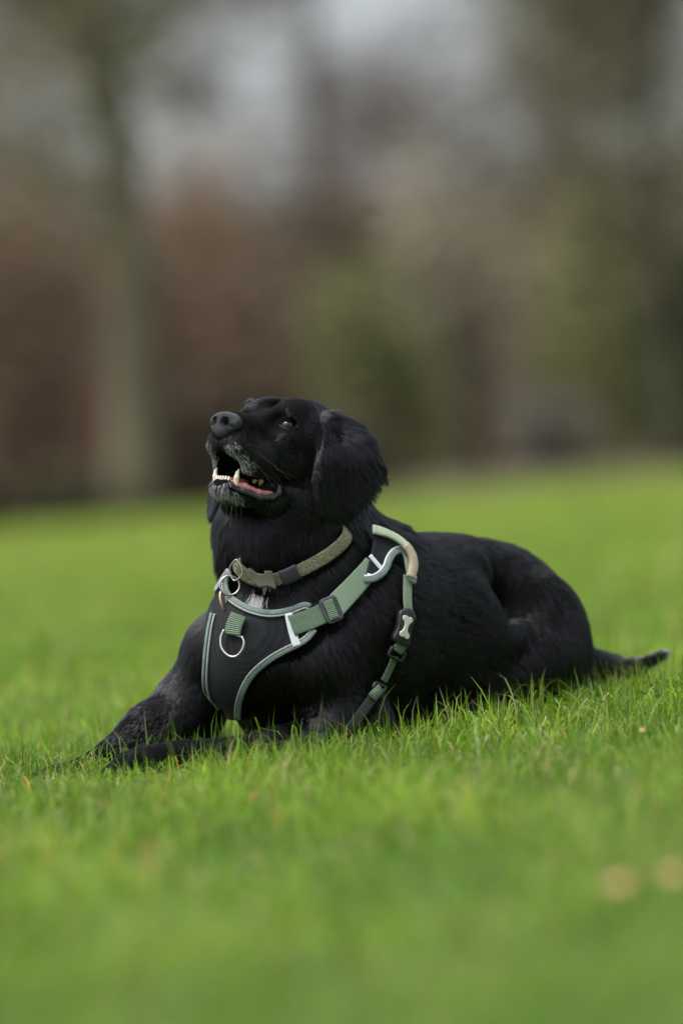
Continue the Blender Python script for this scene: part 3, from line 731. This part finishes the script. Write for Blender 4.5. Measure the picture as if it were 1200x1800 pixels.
sleek = np.clip((R_[:, 0]-.05)/.1, 0, 1)*np.clip((R_[:, 2]-.05)/.06, 0, 1); sleek = np.maximum(sleek, np.clip((-.17-R_[:, 0])/.03, 0, 1)*(R_[:, 2] < .28)); Lh *= 1-.30*sleek
D_ += (1-.5*sleek)[:, None]*(.16*vnoise(R_, 160, 3)+.14*vnoise(R_, 55, 4))+.08*rng.normal(size=(n, 3))
D_ -= (D_*Nn).sum(1)[:, None]*Nn; D_ /= np.linalg.norm(D_, axis=1)[:, None]+1e-9
Lh = Lh*rng.uniform(.65, 1.2, n); ruff = np.exp(-((R_-W(400, 935, .05))**2).sum(1)/.06**2)+np.exp(-((R_-W(650, 930, .12))**2).sum(1)/.06**2)+.25*np.exp(-((R_-W(555, 850, .0))**2).sum(1)/.05**2)*(Lh < .03); Lf = np.clip(Lf*(1+.5*ruff)+.22*ruff+rng.normal(0, .07, n)*(1+ruff)+.10*vnoise(R_, 120, 9)[:, 0], .03, 1)
# short near straps so that they do not grow over them
K = 5; t = np.linspace(0, 1, K)
grav = np.array([0, 0, -1.0])
PP = np.empty((n, K, 3), f32)
for k in range(K):
    tk = t[k]
    PP[:, k] = R_-Nn*.0006+D_*(Lh*tk)[:, None]+Nn*(Lh*Lf*(tk*1.1-.55*tk*tk))[:, None]+grav*(Lh*.10*tk*tk)[:, None]+(vnoise(R_, 420, 5)*(Lh*.05*tk)[:, None])
# gather strands into locks
isH = np.linalg.norm(R_-hc_, axis=1) < .17
cid = np.where(rng.random(n) < np.where(isH, 1/16, 1/42))[0]
kc = kdtree.KDTree(len(cid))
for i, q in enumerate(cid): kc.insert(R_[q]+.3*Nn[q]*.01, i)
kc.balance(); own = np.array([cid[kc.find(p)[1]] for p in R_])
cl = rng.uniform(.35, .85, n)*(1-.35*sleek)*np.clip(Lh/.010, .35, 1)
dist = np.linalg.norm(R_[own]-R_, axis=1); cl *= np.clip(1.3-dist/.012, 0, 1)
for k in range(1, K): PP[:, k] += (PP[own, k]-PP[:, k])*(cl*t[k]**1.3)[:, None]
PP[:, :, 2] = np.maximum(PP[:, :, 2], .004)
# colour: black, grey on the muzzle and chin, white blaze on the breast
gz = np.zeros(n); hs_ = hl.copy(); hs_[:, 1] = np.abs(hs_[:, 1])
gz += 1.0*np.exp(-(((hs_-[.070, .020, -.060])/[.020, .010, .014])**2).sum(1))
gz += .55*np.exp(-(((hs_-[.090, .016, -.046])/[.010, .009, .012])**2).sum(1))
gz += 1.1*np.exp(-(((hs_-[.074, .004, -.102])/[.020, .018, .012])**2).sum(1))
gz += .35*np.exp(-(((hs_-[.035, .030, -.055])/[.02, .010, .010])**2).sum(1))
gz *= 1.25; gz *= .6+.4*np.clip(vnoise(R_, 300, 12)[:, 1]+.4, 0, 1)
white = rng.random(n) < np.clip(gz*.85-.10, 0, .85)
pxr = PX(R_); frontal = (R_[:, 1] < .12)
bl = np.exp(-(((pxr[:, 0]-455+ (pxr[:, 1]-1045)*.45)/13)**2)-((pxr[:, 1]-1045)/22)**2)*frontal
blaze = rng.random(n) < np.clip(bl*1.6-.1, 0, .97)
bl2 = np.exp(-((pxr[:, 0]-452)/6)**2-((pxr[:, 1]-995)/12)**2)*frontal; blaze2 = rng.random(n) < bl2*.35
br = np.exp(-((hl[:, 0]-.05)/.03)**2-(hl[:, 1]/.012)**2)*(hl[:, 2] > -.02)
base = np.array([.0016, .0016, .0021])*rng.uniform(.5, 1.5, n)[:, None]
base += (br*.015)[:, None]*np.array([1.0, .75, .5])
tail_t = np.clip((pxr[:, 0]-1095)/60, 0, 1)*(R_[:, 2] < .2); base += (tail_t*.04)[:, None]
paw_t = ((R_[:, 2] < .06) & (pxr[:, 0] < 300)); base[paw_t] += .012
base[white] = (np.array([.46, .46, .47])*rng.uniform(.45, 1.2, (white.sum(), 1)))
base[blaze] = np.array([.62, .60, .57])*rng.uniform(.7, 1.1, (blaze.sum(), 1)); base[blaze2] = .35
rad = np.where(np.linalg.norm(R_-hc_, axis=1) < .17, .00017, .00026)
rad = np.where(white, rad*1.7, rad); rad = np.where(blaze, rad*1.3, rad)
rr = rad[:, None]*np.array([1, .95, .8, .55, .12])[None]
def curves_obj(name, PP, rr, colr, mat, parent):
    hcv = bpy.data.hair_curves.new(name); n, K, _ = PP.shape
    hcv.add_curves([K]*n)
    hcv.attributes['position'].data.foreach_set('vector', PP.astype(f32).ravel())
    ra = hcv.attributes.get('radius') or hcv.attributes.new('radius', 'FLOAT', 'POINT'); ra.data.foreach_set('value', rr.astype(f32).ravel())
    ca = hcv.attributes.new('tint', 'FLOAT_COLOR', 'CURVE'); ca.data.foreach_set('color', np.c_[colr, np.ones(n)].astype(f32).ravel())
    hcv.materials.append(mat)
    o = bpy.data.objects.new(name, hcv); return link(o, parent)
fur_m = bpy.data.materials.new('black_fur'); fur_m.use_nodes = True; fur_m.node_tree.nodes.clear()
_o = N(fur_m, 'ShaderNodeOutputMaterial'); _h = N(fur_m, 'ShaderNodeBsdfHairPrincipled'); _h.parametrization = 'COLOR'
_a = N(fur_m, 'ShaderNodeAttribute'); _a.attribute_name = 'tint'
Lk(fur_m, _a.outputs['Color'], _h.inputs['Color']); _h.inputs['Roughness'].default_value = .22; _h.inputs['Radial Roughness'].default_value = .5
_h.inputs['IOR'].default_value = 1.45
Lk(fur_m, _h.outputs[0], _o.inputs[0])
pale_m = principled('grey_hair', (.4, .4, .4), .6, spec=.3); _pa = N(pale_m, 'ShaderNodeAttribute'); _pa.attribute_name = 'tint'; Lk(pale_m, _pa.outputs['Color'], pale_m.node_tree.nodes['Principled BSDF'].inputs['Base Color'])
pl_ = white | blaze | blaze2
curves_obj('fur', PP[~pl_], rr[~pl_], base[~pl_], fur_m, dog)
o = curves_obj('pale_fur', PP[pl_], rr[pl_], base[pl_], pale_m, dog); o['label'] = 'grey hairs on the muzzle and chin and white patch on the chest'
# whiskers and brow hairs
WH = []
for k in range(26):
    sgn = 1 if k % 3 else -1
    r0 = np.array([rng.uniform(.03, .075), sgn*rng.uniform(.021, .028), rng.uniform(-.062, -.035)]); d = np.array([rng.uniform(-1.1, -.2), sgn*rng.uniform(.5, 1.1), rng.uniform(-.9, .1)]); WH.append((r0, d, rng.uniform(.03, .065)))
for k in range(6): WH.append((np.array([.02, (.03 if k % 2 else -.03), .022]), np.array([rng.uniform(-.2, .9), rng.normal()*.5, 1.0]), rng.uniform(.02, .035)))
for k in range(8): WH.append((np.array([rng.uniform(.03, .07), rng.uniform(-.012, .012), -.108]), np.array([rng.uniform(-.6, .5), rng.normal()*.5, -1.0]), rng.uniform(.02, .04)))
K2 = 7; WP = np.empty((len(WH), K2, 3))
for i, (r0, d, L) in enumerate(WH):
    p0 = H(r0); d = hv(d/np.linalg.norm(d))
    for k in range(K2):
        s_ = k/(K2-1); WP[i, k] = p0+d*L*s_+np.array([.1, 0, -.35])*L*s_*s_
curves_obj('whiskers', WP, np.full((len(WH), 1), .00016)*np.linspace(1, .3, K2)[None], np.full((len(WH), 3), .02), fur_m, dog)
print('fur', _t.time()-_t0)
# ------------------------------------------------------------------ lawn
soil = noisy('lawn_soil', (.040, .085, .012), (.075, .125, .022), 6, .95, .5, 60)
gx = np.concatenate([np.linspace(-160, -8, 14), np.linspace(-6, 6, 61), np.linspace(8, 160, 14)])
gy = np.concatenate([np.linspace(-20, -7, 5), np.linspace(-6, 14, 81), np.geomspace(15, 400, 30)])
def gz_(x, y): return .004+.056*np.exp(-((x-.62)/.27)**2-((y-.22)/.30)**2)+.010*np.exp(-((x+.2)/.5)**2-((y+.05)/.25)**2)+.006*np.sin(x*2.1+1)*np.sin(y*1.7)*np.exp(-((x*x+y*y)/60))
GX, GY = np.meshgrid(gx, gy, indexing='ij'); GV = np.stack([GX, GY, gz_(GX, GY)], -1).reshape(-1, 3); ny_ = len(gy)
ii = (np.arange(len(gx)-1)[:, None]*ny_+np.arange(ny_-1)[None]).ravel()
g = mesh_np('lawn_ground', GV, np.stack([ii, ii+ny_, ii+ny_+1, ii+1], 1), soil); tag(g, kind='structure')

def nz2(x, y, s, seed):
    r = np.random.default_rng(seed); o = 0
    for k in range(5):
        w = r.normal(size=2)*s*(1+.5*k); o = o+np.sin(x*w[0]+y*w[1]+r.uniform(0, 6.28))*np.sin(x*w[1]*.8-y*w[0]*.9+r.uniform(0, 6.28))
    return o/2.2
def blades():
    zones = [(2.45, 4.6, 11000, 1.0, 1.0), (4.6, 7.4, 17000, 1.0, 1.0), (7.4, 11, 7500, 1.15, 1.5), (11, 18, 2600, 1.2, 2.6), (18, 31.3, 700, 1.25, 4.6)]
    out = []
    for d0, d1, den, hk, wk in zones:
        hw = lambda d: .089*d*1.12+.32+.035*d
        n = int((hw(d0)+hw(d1))*(d1-d0)*den)
        d = rng.uniform(d0, d1, n); x = rng.uniform(-1, 1, n)*hw(d1); m = np.abs(x) < hw(d); d, x = d[m], x[m]
        out.append(np.stack([x, d-5.87, np.full(len(d), hk), np.full(len(d), wk)], 1))
    return np.concatenate(out)
B_ = blades(); x, y, hk, wk = B_.T
# tufts: pull roots together a little
tx = nz2(x, y, 60, 1)*.006; ty = nz2(x, y, 60, 2)*.006; x = x+tx; y = y+ty
sd = np.full(len(x), 1.0); nr = (np.abs(x) < .8) & (y > -.4) & (y < .8)
for z in (.012, .035):
    q = np.stack([x[nr], y[nr], np.full(nr.sum(), z)], 1).astype(f32); sd[nr] = np.minimum(sd[nr], body_sdf(q))
ok = sd > .002; x, y, hk, wk, sd = x[ok], y[ok], hk[ok], wk[ok], sd[ok]; n = len(x); print('blades', n)
pat = nz2(x, y, 5, 3); pat2 = nz2(x, y, 22, 4); pat3 = nz2(x, y, 75, 6)
h = (.036+.013*pat2+.013*pat+.010*pat3)*hk*(1+.35*np.exp(-(x/.8)**2-((y+.05)/.5)**2))*np.exp(rng.normal(0, .28, n)); h *= 1-.62*np.exp(-((x+.33)/.14)**2-((y+.27)/.15)**2)-.3*np.exp(-((x+.50)/.06)**2-((y+.10)/.13)**2); h = np.clip(h, .012, .085)
tall = rng.random(n) < .04; h[tall] *= rng.uniform(1.2, 1.8, tall.sum())
w = rng.uniform(.0012, .0027, n)*wk
az = rng.uniform(0, 2*math.pi, n)+.6*pat2; lean = np.abs(rng.normal(.38, .36, n))+.05; curl = rng.normal(.6, .6, n)
az2 = az+math.pi/2+rng.normal(0, .5, n)
dirx, diry = np.cos(az), np.sin(az); wx, wy = np.cos(az2), np.sin(az2)
nl_ = 5; V = np.empty((n, nl_, 2, 3), f32)
prof = np.array([.75, 1.0, .92, .62, .04])
for k in range(nl_):
    tk = k/(nl_-1); ang = lean+curl*tk*tk
    r_ = h*tk*np.sin(np.clip(ang, 0, 1.9)); z_ = h*tk*np.cos(np.clip(ang, 0, 1.45))
    cx = x+dirx*r_; cy = y+diry*r_; cz = gz_(x, y)+z_
    for j, sgn in enumerate((-.5, .5)):
        V[:, k, j, 0] = cx+wx*w*prof[k]*sgn; V[:, k, j, 1] = cy+wy*w*prof[k]*sgn; V[:, k, j, 2] = cz
base_i = np.arange(n)[:, None]*(nl_*2)
F = np.concatenate([base_i+np.array([2*k, 2*k+1, 2*k+3, 2*k+2])[None] for k in range(nl_-1)])
ca = np.array([.078, .172, .011]); cb = np.array([.158, .268, .018]); cc_ = np.array([.30, .36, .045])
mix = np.clip(.42+.55*pat+.25*rng.normal(size=n), 0, 1)[:, None]
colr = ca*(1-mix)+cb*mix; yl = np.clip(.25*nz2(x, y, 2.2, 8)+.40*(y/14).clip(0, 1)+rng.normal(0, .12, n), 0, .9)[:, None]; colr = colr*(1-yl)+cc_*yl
dead = rng.random(n); colr[dead < .055] = (.38, .31, .16); colr[dead < .010] = (.50, .20, .05); colr[(dead > .055) & (dead < .10)] = (.28, .32, .09); colr[(dead > .13) & (dead < .18)] = (.16, .22, .09)
colr *= (rng.uniform(.65, 1.35, n)*(1+.22*pat2.clip(-1, 1)+.12*pat.clip(-1, 1)+.25*pat3.clip(-1, 1)))[:, None]
tipk = np.array([.60, .85, 1.0, 1.08, 1.15])
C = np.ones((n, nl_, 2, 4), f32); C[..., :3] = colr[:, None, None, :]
gm = bpy.data.materials.new('grass_blade'); gm.use_nodes = True; nt_ = gm.node_tree; nt_.nodes.clear()
_o = N(gm, 'ShaderNodeOutputMaterial'); _a = N(gm, 'ShaderNodeAttribute'); _a.attribute_name = 'col'
_d = N(gm, 'ShaderNodeBsdfPrincipled'); _d.inputs['Roughness'].default_value = .55; _d.inputs['Specular IOR Level'].default_value = .22
_t2 = N(gm, 'ShaderNodeBsdfTranslucent'); _m = N(gm, 'ShaderNodeMixShader'); _m.inputs[0].default_value = .38
Lk(gm, _a.outputs['Color'], _d.inputs['Base Color']); Lk(gm, _a.outputs['Color'], _t2.inputs[0]); Lk(gm, _d.outputs[0], _m.inputs[1]); Lk(gm, _t2.outputs[0], _m.inputs[2]); Lk(gm, _m.outputs[0], _o.inputs[0])
grass = mesh_np('grass', V.reshape(-1, 3), F, gm, smooth=False, colors=C.reshape(-1, 4)); tag(grass, 'short green grass of the lawn around the dog', 'grass', kind='stuff')
print('grass', _t.time()-_t0)

litter = noisy('leaf_litter', (.065, .052, .032), (.105, .082, .052), 1.2, .95, .5, 30)
lx = np.linspace(-60, 60, 61); ly = np.array([0, 1, 3, 8, 20, 60.])
LV = np.array([(a, 25.3+.3*math.sin(a*1.7)+.2*math.sin(a*4.1)+b, .012) for a in lx for b in ly]); ii = (np.arange(60)[:, None]*6+np.arange(5)[None]).ravel()
g2 = mesh_np('leaf_litter_ground', LV, np.stack([ii, ii+6, ii+7, ii+1], 1), litter); tag(g2, kind='structure')
# ------------------------------------------------------------------ fallen leaves
leaf_m = noisy('dry_leaf', (.42, .21, .11), (.52, .29, .17), 60, .7, .4, 200)
def leaf(px, py, size, rot, label):
    # lies on the grass where the photograph's ray meets the blade tops
    d = FW*FPX+CR*(px-600)-CU*(py-900); t = (.040-CAM[2])/d[2]; p = CAM+d*t
    o = empty('fallen_leaf', tuple(p)); tag(o, label, 'leaf', 'dry leaves lying on the lawn')
    V = []; F = []; nu, nv = 12, 7
    for i in range(nu):
        s_ = i/(nu-1); wd = size*.36*math.sin(math.pi*s_**.85)**.8*(1+.12*math.sin(9*s_))+.0006
        for j in range(nv):
            q = j/(nv-1)*2-1
            V.append((size*(s_-.5), wd*q, .10*size*q*q+.12*size*(s_-.5)**2+.02*size*math.sin(7*s_+3*q)))
    V = np.array(V); V = np.vstack([V, V-[0, 0, .0006]]); m = nu*nv
    for i in range(nu-1):
        for j in range(nv-1):
            a = i*nv+j; F.append((a, a+nv, a+nv+1, a+1)); F.append((m+a, m+a+1, m+a+nv+1, m+a+nv))
    c, s_ = math.cos(rot), math.sin(rot); V = V@np.array([[c, s_, 0], [-s_, c, 0], [0, 0, 1]]); V += p
    V[:, 2] += .35*(V[:, 1]-p[1])
    mesh_np('leaf_blade', V, F, leaf_m, o)
    a = p-np.array([c, s_, 0])*size*.5; tube('stalk', [a, a-np.array([c, s_, -.1])*size*.18, a-np.array([c, s_, -.4])*size*.3], .0006, leaf_m, o, m=5)
leaf(1088, 1556, .026, .3, 'dry tan leaf lying on the grass in the right foreground, the one nearer the middle')
leaf(1180, 1540, .024, -.6, 'dry tan leaf lying on the grass at the very right edge of the photo')
leaf(1128, 1284, .011, .9, 'small pale dry leaf in the sharp grass below the tail of the dog')

# ------------------------------------------------------------------ far side of the park
KB = .79      # the hedge stands about forty metres away
def bark(name, c1, c2): return noisy(name, c1, c2, 3.0, .95, .6, 20)
def rng_tree(o_name, label, px, D, R, Ht, cols, seed, twigs=260, spread=2.6, first=2.4, group=None, lean=0., tw_col=None, leafc=None, nleaf=0, limbs=16):
    D *= KB; R *= KB; Ht *= KB; first *= KB; spread *= KB
    r = np.random.default_rng(seed); X = (px-600)/FPX*D; Y = D-5.87
    o = empty(o_name, (X, Y, 0)); tag(o, label, 'tree', group)
    bm = bark(o_name+'_bark', *cols)
    zs_ = np.linspace(-.1, Ht, 14); P = np.stack([X+lean*zs_+.06*np.sin(zs_*1.3+seed), Y+.05*np.cos(zs_), zs_], 1)
    rad = R*(1-.6*(zs_/Ht).clip(0, 1))*(1+.35*np.exp(-(zs_+.1)*2.6))
    tube('trunk', P, rad, bm, o, m=14)
    V = []; F = []; VC = []
    def seg(P, r0, r1, m=4):
        P = np.asarray(P); T = np.gradient(P, axis=0); T /= np.linalg.norm(T, axis=1)[:, None]; a = np.cross(T[0], [.31, .2, .93]); a /= np.linalg.norm(a); b0 = len(V)
        for i in range(len(P)):
            b = np.cross(T[i], a); rr_ = r0+(r1-r0)*i/(len(P)-1)
            for j in range(m): V.append(P[i]+rr_*(math.cos(2*math.pi*j/m)*a+math.sin(2*math.pi*j/m)*b))
        for i in range(len(P)-1):
            for j in range(m): F.append((b0+i*m+j, b0+i*m+(j+1) % m, b0+(i+1)*m+(j+1) % m, b0+(i+1)*m+j))
    tips = []
    for k in range(limbs):
        z = r.uniform(first, Ht*.98); az = r.uniform(0, 6.28); L = spread*r.uniform(.6, 1.15)*(1-.35*z/Ht)
        d = np.array([math.cos(az), math.sin(az), r.uniform(.15, .8)]); p0 = np.array([np.interp(z, zs_, P[:, 0]), np.interp(z, zs_, P[:, 1]), z])
        t = np.linspace(0, 1, 6)[:, None]; Q = p0+d*L*t+r.normal(0, .10, (6, 3))*t*L*.35+np.array([0, 0, .25])*t*t*L
        seg(Q, R*.28, R*.06, 5); tips.append(Q)
    for k in range(twigs):
        Q = tips[r.integers(len(tips))]; i = r.integers(2, 6); p0 = Q[i]; d = r.normal(size=3); d[2] = abs(d[2])*.6-.1; d /= np.linalg.norm(d); L = r.uniform(.35, 1.3)
        t = np.linspace(0, 1, 4)[:, None]; q = p0+d*L*t+r.normal(0, .08, (4, 3))*t; seg(q, .014, .005, 3)
        for _ in range(4):
            b = q[r.integers(1, 4)]; e = r.normal(size=3)*.35+d*.3; seg([b, b+e*.6, b+e], .006, .003, 3)
    mesh_np('crown', V, F, bark(o_name+'_twig', *(tw_col or cols)), o)
    if nleaf:
        c = np.array([tips[i][j] for i, j in zip(r.integers(0, len(tips), nleaf), r.integers(1, 6, nleaf))])+r.normal(0, .38, (nleaf, 3))
        quads('foliage', c, .05, leafc, o, r)
    return o
def leafmat(name):
    m = principled(name, (.1, .1, .1), .8, spec=.15); m.node_tree.nodes['Principled BSDF'].inputs['Subsurface Weight'].default_value = 0; a = N(m, 'ShaderNodeAttribute'); a.attribute_name = 'col'; Lk(m, a.outputs['Color'], m.node_tree.nodes['Principled BSDF'].inputs['Base Color']); return m
lm = leafmat('shrub_leaf')
def quads(name, c, size, cols, parent, r):
    n = len(c); a = r.normal(size=(n, 3)); a /= np.linalg.norm(a, axis=1)[:, None]; b = np.cross(a, r.normal(size=(n, 3))); b /= np.linalg.norm(b, axis=1)[:, None]
    s_ = size*r.uniform(.6, 1.4, n)[:, None]; V = np.stack([c-a*s_, c-b*s_*.55, c+a*s_, c+b*s_*.55], 1).reshape(-1, 3)
    F = (np.arange(n)[:, None]*4+np.arange(4)[None]); k = r.random(n)[:, None]
    cl = (np.array(cols[0])*(1-k)+np.array(cols[1])*k)*r.uniform(.7, 1.3, n)[:, None]; C = np.ones((n, 4, 4)); C[..., :3] = cl[:, None]
    return mesh_np(name, V, F, lm, parent, smooth=False, colors=C.reshape(-1, 4))
def bush(name, label, px, D, rx, ry, hgt, cols, seed, n=5200, cat='shrub', group=None, size=.075, z0=0.0):
    D *= KB; rx *= KB; ry *= KB; hgt *= KB; size *= KB
    r = np.random.default_rng(seed); X = (px-600)/FPX*D; Y = D-5.87
    o = empty(name, (X, Y, 0)); tag(o, label, cat, group)
    # several lobes give an uneven outline
    lob = [(r.uniform(-.6, .6), r.uniform(-.5, .5), r.uniform(.25, .75), r.uniform(.35, .6)) for _ in range(9)]
    li = r.integers(0, 9, n); L = np.array(lob)[li]; v = r.normal(size=(n, 3)); v /= np.linalg.norm(v, axis=1)[:, None]; rr_ = (r.random(n)**.45)[:, None]*L[:, 3:4]
    q = v*rr_; c = np.stack([X+(L[:, 0]+q[:, 0])*rx, Y+(L[:, 1]+q[:, 1])*ry, z0+np.maximum((L[:, 2]+q[:, 2]), .0)*hgt], 1)
    quads('foliage', c, size, cols, o, r)
    V = []; st = []
    for k in range(7):
        a = np.array([X+r.uniform(-.25, .25)*rx, Y+r.uniform(-.2, .2)*ry, -.05]); b = np.array([X+r.uniform(-.7, .7)*rx, Y+r.uniform(-.4, .4)*ry, hgt*r.uniform(.5, .85)])
        st.append((a, b))
    m8 = bpy.data.materials.get('shrub_stem') or noisy('shrub_stem', (.05, .038, .025), (.09, .07, .05), 8, .9)
    for a, b in st[:4]: tube('stem', [a, (a+b)/2+r.normal(0, .08, 3), b], [.035, .025, .01], m8, o, m=6)
    return o
rng_tree('mossy_tree', 'tall bare tree with pale mossy trunk at the left edge of the field', 254, 39.5, .27, 9, ((.105, .088, .056), (.15, .13, .082)), 11, 420, 2.8, 2.6, tw_col=((.16, .14, .09), (.22, .20, .13)), leafc=((.22, .20, .11), (.30, .26, .17)), nleaf=4500, limbs=26)
rng_tree('bare_tree', 'dark bare tree with thin brown twigs behind the hedge, above the head of the dog', 615, 58, .13, 11, ((.07, .05, .035), (.11, .08, .06)), 12, 520, 2.6, 2.4, group='bare trees behind the hedge', leafc=((.22, .17, .14), (.32, .26, .22)), nleaf=2000, limbs=24)
rng_tree('bare_tree', 'bare tree with olive twigs behind the hedge, second from the right', 1015, 60, .10, 10, ((.09, .075, .045), (.12, .10, .06)), 13, 620, 3.0, 2.2, group='bare trees behind the hedge', leafc=((.22, .19, .12), (.30, .26, .17)), nleaf=4500, limbs=26)
rng_tree('ivy_tree', 'dark green ivy covered tree at the right edge of the field', 1195, 47, .15, 9, ((.06, .055, .03), (.09, .08, .045)), 14, 420, 2.2, 1.8, leafc=((.19, .18, .11), (.27, .25, .16)), nleaf=7000, limbs=26)
rng_tree('bare_tree', 'bare tree with dense grey brown twigs at the top left corner', 20, 56, .13, 10, ((.08, .07, .06), (.12, .10, .085)), 15, 620, 2.8, 2.6, group='bare trees behind the hedge', leafc=((.22, .19, .15), (.30, .26, .20)), nleaf=7000, limbs=26)
rng_tree('bare_tree', 'slender bare tree with sparse twigs left of the dark one above the dog', 410, 66, .08, 10, ((.12, .105, .09), (.17, .15, .13)), 16, 360, 2.2, 2.8, group='bare trees behind the hedge', leafc=((.26, .23, .21), (.36, .32, .30)), nleaf=500, limbs=20)
# red brick garden wall
def brick_wall(x0, x1, D, Ht):
    m = principled('red_brick', (.2, .08, .05), .9, spec=.2); b = m.node_tree.nodes['Principled BSDF']; tc = N(m, 'ShaderNodeTexCoord'); mp = N(m, 'ShaderNodeMapping'); mp.inputs['Rotation'].default_value = (math.radians(90), 0, 0)
    br_ = N(m, 'ShaderNodeTexBrick'); br_.inputs['Scale'].default_value = 4.4; br_.inputs['Color1'].default_value = (.13, .055, .036, 1); br_.inputs['Color2'].default_value = (.095, .045, .032, 1); br_.inputs['Mortar'].default_value = (.14, .11, .09, 1); br_.inputs['Mortar Size'].default_value = .02
    Lk(m, tc.outputs['Object'], mp.inputs[0]); Lk(m, mp.outputs[0], br_.inputs['Vector']); Lk(m, br_.outputs['Color'], b.inputs['Base Color'])
    o = empty('brick_wall', ((x0+x1)/2, D-5.87, 0)); tag(o, 'low red brown brick wall behind the mossy trunk at the left', 'wall')
    def box(nm, xa, xb, ya, yb, za, zb, mt):
        V = [(x, y, z) for x in (xa, xb) for y in (ya, yb) for z in (za, zb)]
        F = [(0, 1, 3, 2), (4, 6, 7, 5), (0, 4, 5, 1), (2, 3, 7, 6), (0, 2, 6, 4), (1, 5, 7, 3)]; return mesh_np(nm, V, F, mt, o, smooth=False)
    Y = D-5.87; box('wall_face', x0, x1, Y, Y+.22, -.1, Ht, m)
    box('coping', x0-.03, x1+.03, Y-.04, Y+.26, Ht, Ht+.07, noisy('coping_stone', (.20, .16, .13), (.28, .23, .19), 6, .9))
    k = x0+.3
    while k < x1:
        box('pier', k-.17, k+.17, Y-.10, Y-.002, -.1, Ht-.002, m); k += 2.6
brick_wall(-6.0, -2.0, 41, 1.5)
BR = ((0.198, 0.157, 0.101), (0.303, 0.243, 0.161)); RB = ((0.183, 0.130, 0.084), (0.275, 0.200, 0.133)); LB = ((0.271, 0.240, 0.169), (0.368, 0.332, 0.238)); GR = ((0.146, 0.157, 0.065), (0.218, 0.222, 0.106)); DG = ((0.079, 0.098, 0.043), (0.122, 0.148, 0.066)); OL = ((0.198, 0.206, 0.082), (0.281, 0.282, 0.121))
G1 = 'brown leafless shrubs of the hedge'
for i, (nm, lb, px, D, rx, ry, h_, cl, n_) in enumerate([
 ('brown_shrub', 'reddish brown shrub in front of the brick wall at the left edge', 10, 50, 1.3, .8, 3.9, RB, 5200),
 ('brown_shrub', 'tall dark brown shrub left of the mossy trunk', 130, 54, 1.3, .9, 4.3, BR, 6200),
 ('brown_shrub', 'reddish brown shrub just right of the mossy trunk', 340, 53, 1.4, .9, 4.1, RB, 6200),
 ('brown_shrub', 'brown shrub behind and above the nose of the dog', 480, 56, 1.5, .9, 4.0, BR, 6200),
 ('evergreen_shrub', 'dark green rounded evergreen shrub behind the ear of the dog', 660, 51, 1.25, .9, 2.7, GR, 6200),
 ('brown_shrub', 'brown shrub over the top of the evergreen one behind the dog', 640, 57, 1.5, .9, 4.0, BR, 6200),
 ('pale_shrub', 'pale beige brown shrub with dry leaves right of the middle', 850, 54, 1.35, .9, 3.9, LB, 6200),
 ('brown_shrub', 'brown shrub between the pale one and the green one on the right', 970, 57, 1.5, .9, 4.0, BR, 6200),
 ('evergreen_shrub', 'olive green shrub near the right edge', 1090, 53, 1.1, .9, 3.7, OL, 5600),
 ('evergreen_shrub', 'dark green evergreen bush at the right edge of the field', 1190, 49, .9, .8, 2.8, DG, 5200),
 ('low_shrub', 'low dark grey green shrub at the foot of the pale one', 985, 50, .65, .6, 1.15, ((.15, .14, .115), (.21, .20, .17)), 600),
 ('low_shrub', 'low dark shrub at the foot of the brick wall left of the mossy trunk', 75, 42, 1.0, .6, .55, ((.06, .055, .03), (.10, .09, .05)), 3000),
 ('low_shrub', 'low dark brown shrub just right of the foot of the mossy trunk', 380, 43.5, .8, .6, 1.3, ((.07, .055, .036), (.12, .09, .06)), 3400),
 ('low_shrub', 'low dark undergrowth shrub hidden partly behind the head of the dog', 560, 44, 1.0, .6, .9, ((.09, .09, .045), (.14, .12, .07)), 3000),
 ]): bush(nm, lb, px, D, rx, ry, h_, cl, 100+i, n_, group=G1 if nm == 'brown_shrub' else ('evergreen shrubs of the hedge' if nm == 'evergreen_shrub' else ('low shrubs along the foot of the hedge' if nm == 'low_shrub' else None)))
# far-off wood that reads as one brown mass
r = np.random.default_rng(77); n_ = 60000
c = np.stack([r.uniform(-14, 14, n_), r.uniform(45, 51, n_), 0*r.random(n_)], 1); top = 3.75+.36*nz2(c[:, 0], c[:, 1]*.2, 1.1, 5)
c[:, 2] = top*r.random(n_)**.8+np.where(r.random(n_) < .12, r.random(n_)**2*2.5, 0)
o = quads('woodland', c, .10, ((.14, .105, .074), (.225, .175, .125)), None, r); tag(o, 'brown leafless wood seen as one soft mass behind the shrubs', 'woodland', kind='stuff')

print('total', _t.time()-_t0)
